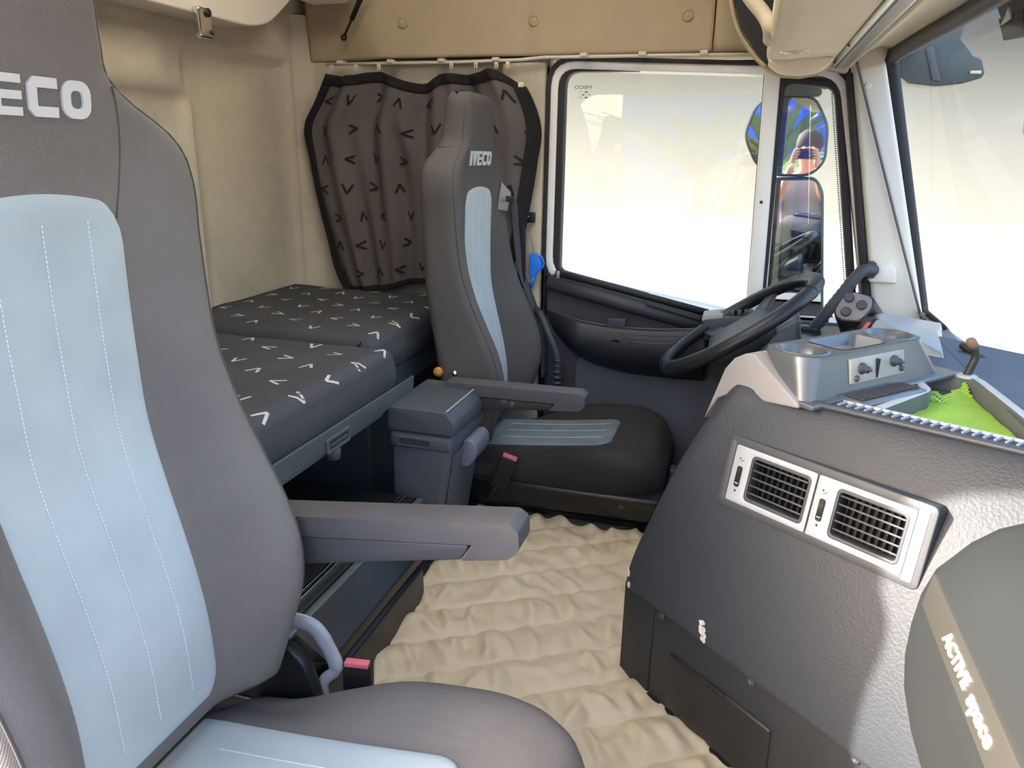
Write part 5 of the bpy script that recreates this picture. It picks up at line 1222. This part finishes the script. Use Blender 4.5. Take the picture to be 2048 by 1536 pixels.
# ================================================================== PHOTOGRAPHER AND PALM (seen in the mirror)
st_ = thing('entry_step', 'metal entry step below the passenger doorway', 'step', (0.0, -0.3, -1.5))
box('tread', (-0.45, -0.55, -0.54), (0.45, 0.16, -0.50), arm_d, st_, b=0.01)
for x in (-0.42, 0.38): box('side_post', (x, -0.50, -1.5), (x+0.04, 0.10, -0.53), arm_d, st_, b=0.006)
pr = thing('person', 'person in a grey t-shirt holding up a phone, reflected in the mirror', 'person', (0.0, -0.34, -0.50))
def skin(name, verts, edges, radii, root, m, par, sub=2):
    me = bpy.data.meshes.new(name); o_ = org(par)
    me.from_pydata([tuple(Vector(v)-o_) for v in verts], edges, [])
    ob = bpy.data.objects.new(name, me); link(ob, par); me.materials.append(m)
    md = ob.modifiers.new('skin', 'SKIN'); md.use_smooth_shade = True
    for i, r in enumerate(radii):
        sv_ = me.skin_vertices[0].data[i]; sv_.radius = (r, r) if not isinstance(r, tuple) else r; sv_.use_root = (i == root)
    s_ = ob.modifiers.new('sub', 'SUBSURF'); s_.levels = 1; s_.render_levels = sub
    return ob
py = -0.34
bodyV = [(0, py, 0.36), (0, py, 0.55), (0, py, 0.75), (0, py, 0.89), (0, py, 0.97), (0.0, py+0.005, 1.03), (0, py+0.01, 1.09), (0, py+0.012, 1.17), (0, py, 1.25),
         (0.17, py, 0.90), (0.25, py+0.02, 0.66), (0.14, py+0.20, 0.83), (0.085, py+0.285, 1.02),
         (-0.17, py, 0.90), (-0.25, py+0.02, 0.66), (-0.14, py+0.20, 0.84), (-0.085, py+0.285, 1.04),
         (0.10, py, 0.30), (0.12, py+0.03, -0.06), (0.13, py, -0.42), (0.14, py+0.12, -0.465), (-0.10, py, 0.30), (-0.12, py+0.03, -0.06), (-0.13, py, -0.42), (-0.14, py+0.12, -0.465)]
bodyE = [(0, 1), (1, 2), (2, 3), (3, 4), (4, 5), (5, 6), (6, 7), (7, 8), (3, 9), (9, 10), (10, 11), (11, 12), (3, 13), (13, 14), (14, 15), (15, 16), (0, 17), (17, 18), (18, 19), (19, 20), (0, 21), (21, 22), (22, 23), (23, 24)]
bodyR = [0.13, 0.125, 0.145, 0.12, 0.06, 0.055, 0.075, 0.085, 0.055, 0.065, 0.045, 0.036, 0.026, 0.065, 0.045, 0.036, 0.026, 0.09, 0.06, 0.042, 0.034, 0.09, 0.06, 0.042, 0.034]
body = skin('body', bodyV, bodyE, bodyR, 0, skin_m, pr)
shirt = skin('t_shirt', [bodyV[i] for i in (0, 1, 2, 3)]+[(0, py, 0.955), (0.17, py, 0.90), (0.225, py+0.008, 0.74), (-0.17, py, 0.90), (-0.225, py+0.008, 0.74)], [(0, 1), (1, 2), (2, 3), (3, 4), (3, 5), (5, 6), (3, 7), (7, 8)], [0.16, 0.155, 0.17, 0.14, 0.07, 0.082, 0.07, 0.082, 0.07], 0, shirt_m, pr)
skin('trousers', [(0, py, 0.36), (0.10, py, 0.28), (0.12, py+0.03, -0.06), (0.13, py, -0.44), (-0.10, py, 0.28), (-0.12, py+0.03, -0.06), (-0.13, py, -0.44)], [(0, 1), (1, 2), (2, 3), (0, 4), (4, 5), (5, 6)], [0.15, 0.11, 0.078, 0.065, 0.11, 0.078, 0.065], 0, trous_m, pr)
for s_ in (-1, 1):
    hV = [(s_*0.085, py+0.285, 1.02+(0.02 if s_ < 0 else 0)), (s_*0.082, -0.045, 1.08)]; hE = [(0, 1)]; hR = [0.026, 0.034]
    for k, (dx, dz, ln) in enumerate(((-0.010, 0.045, 0.05), (-0.012, 0.028, 0.055), (-0.012, 0.010, 0.052), (-0.010, -0.010, 0.042))):
        b0_ = len(hV); hV += [(s_*(0.082+dx*0.2), -0.030, 1.095+dz*0.6), (s_*(0.080+dx), -0.018, 1.10+dz), (s_*(0.080+dx-ln*0.7), -0.024, 1.10+dz)]
        hE += [(1, b0_), (b0_, b0_+1), (b0_+1, b0_+2)]; hR += [0.012, 0.009, 0.0075]
    b0_ = len(hV); hV += [(s_*0.070, -0.055, 1.085), (s_*0.050, -0.052, 1.100)]; hE += [(1, b0_), (b0_, b0_+1)]; hR += [0.012, 0.009]
    skin('hand', hV, hE, hR, 1, skin_m, pr, 1)
lathe('hair', [(0.0, 0.115), (0.05, 0.105), (0.085, 0.07), (0.098, 0.02), (0.096, -0.02), (0.088, -0.035)], (0, py-0.012, 1.175), (0, -0.25, 1), hair_m, pr, seg=20)
for s_ in (-1, 1):
    lathe('ear', [(0.0, -0.008), (0.018, -0.004), (0.020, 0.004), (0, 0.008)], (s_*0.088, py+0.0, 1.145), (1, 0, 0), skin_m, pr, seg=12)
    lathe('eye', [(0, -0.010), (0.010, 0), (0, 0.010)], (s_*0.032, py+0.088, 1.155), (0, 1, 0), thread, pr, seg=10)
lathe('nose', [(0.016, 0), (0.012, 0.014), (0, 0.022)], (0, py+0.082, 1.125), (0, 1, -0.2), skin_m, pr, seg=10)
ph = tag(box('phone', (-0.078, -0.024, 1.078), (0.078, -0.016, 1.152), blk, None, b=0.003), 'black phone held up in both hands of the person', 'phone')
pl_ = thing('palm_tree', 'olive green palm with long leaves reflected in the outside mirror', 'palm', (-0.45, -3.2, -1.5))
tube('trunk', [(-0.45, -3.2, -1.5), (-0.47, -3.2, -0.6), (-0.50, -3.2, 0.85)], [0.13, 0.10, 0.09], trunk_m, pl_, seg=12)
for k in range(34):
    a = k*2.4; ph_ = 0.35+1.05*((k*0.618) % 1); ln = random.uniform(0.9, 1.5)
    pts = []
    for q in range(7):
        t = q/6; rr2 = ln*t*cos(ph_*(1-0.55*t)); zz = 0.85+ln*t*sin(ph_)-0.30*ln*t*t
        pts.append((-0.50+rr2*cos(a), -3.2+rr2*sin(a), zz))
    V_, F_ = [], []
    for q, p in enumerate(pts):
        wd2 = 0.055*sin(pi*min(1, 0.15+q/6*0.85)); sx2, sy2 = -sin(a)*wd2, cos(a)*wd2
        V_ += [(p[0]-sx2, p[1]-sy2, p[2]-0.012), p, (p[0]+sx2, p[1]+sy2, p[2]-0.012)]
    for q in range(6): F_ += [(3*q, 3*q+1, 3*q+4, 3*q+3), (3*q+1, 3*q+2, 3*q+5, 3*q+4)]
    mobj('leaf', V_, F_, leaf_m, pl_, smooth=True)
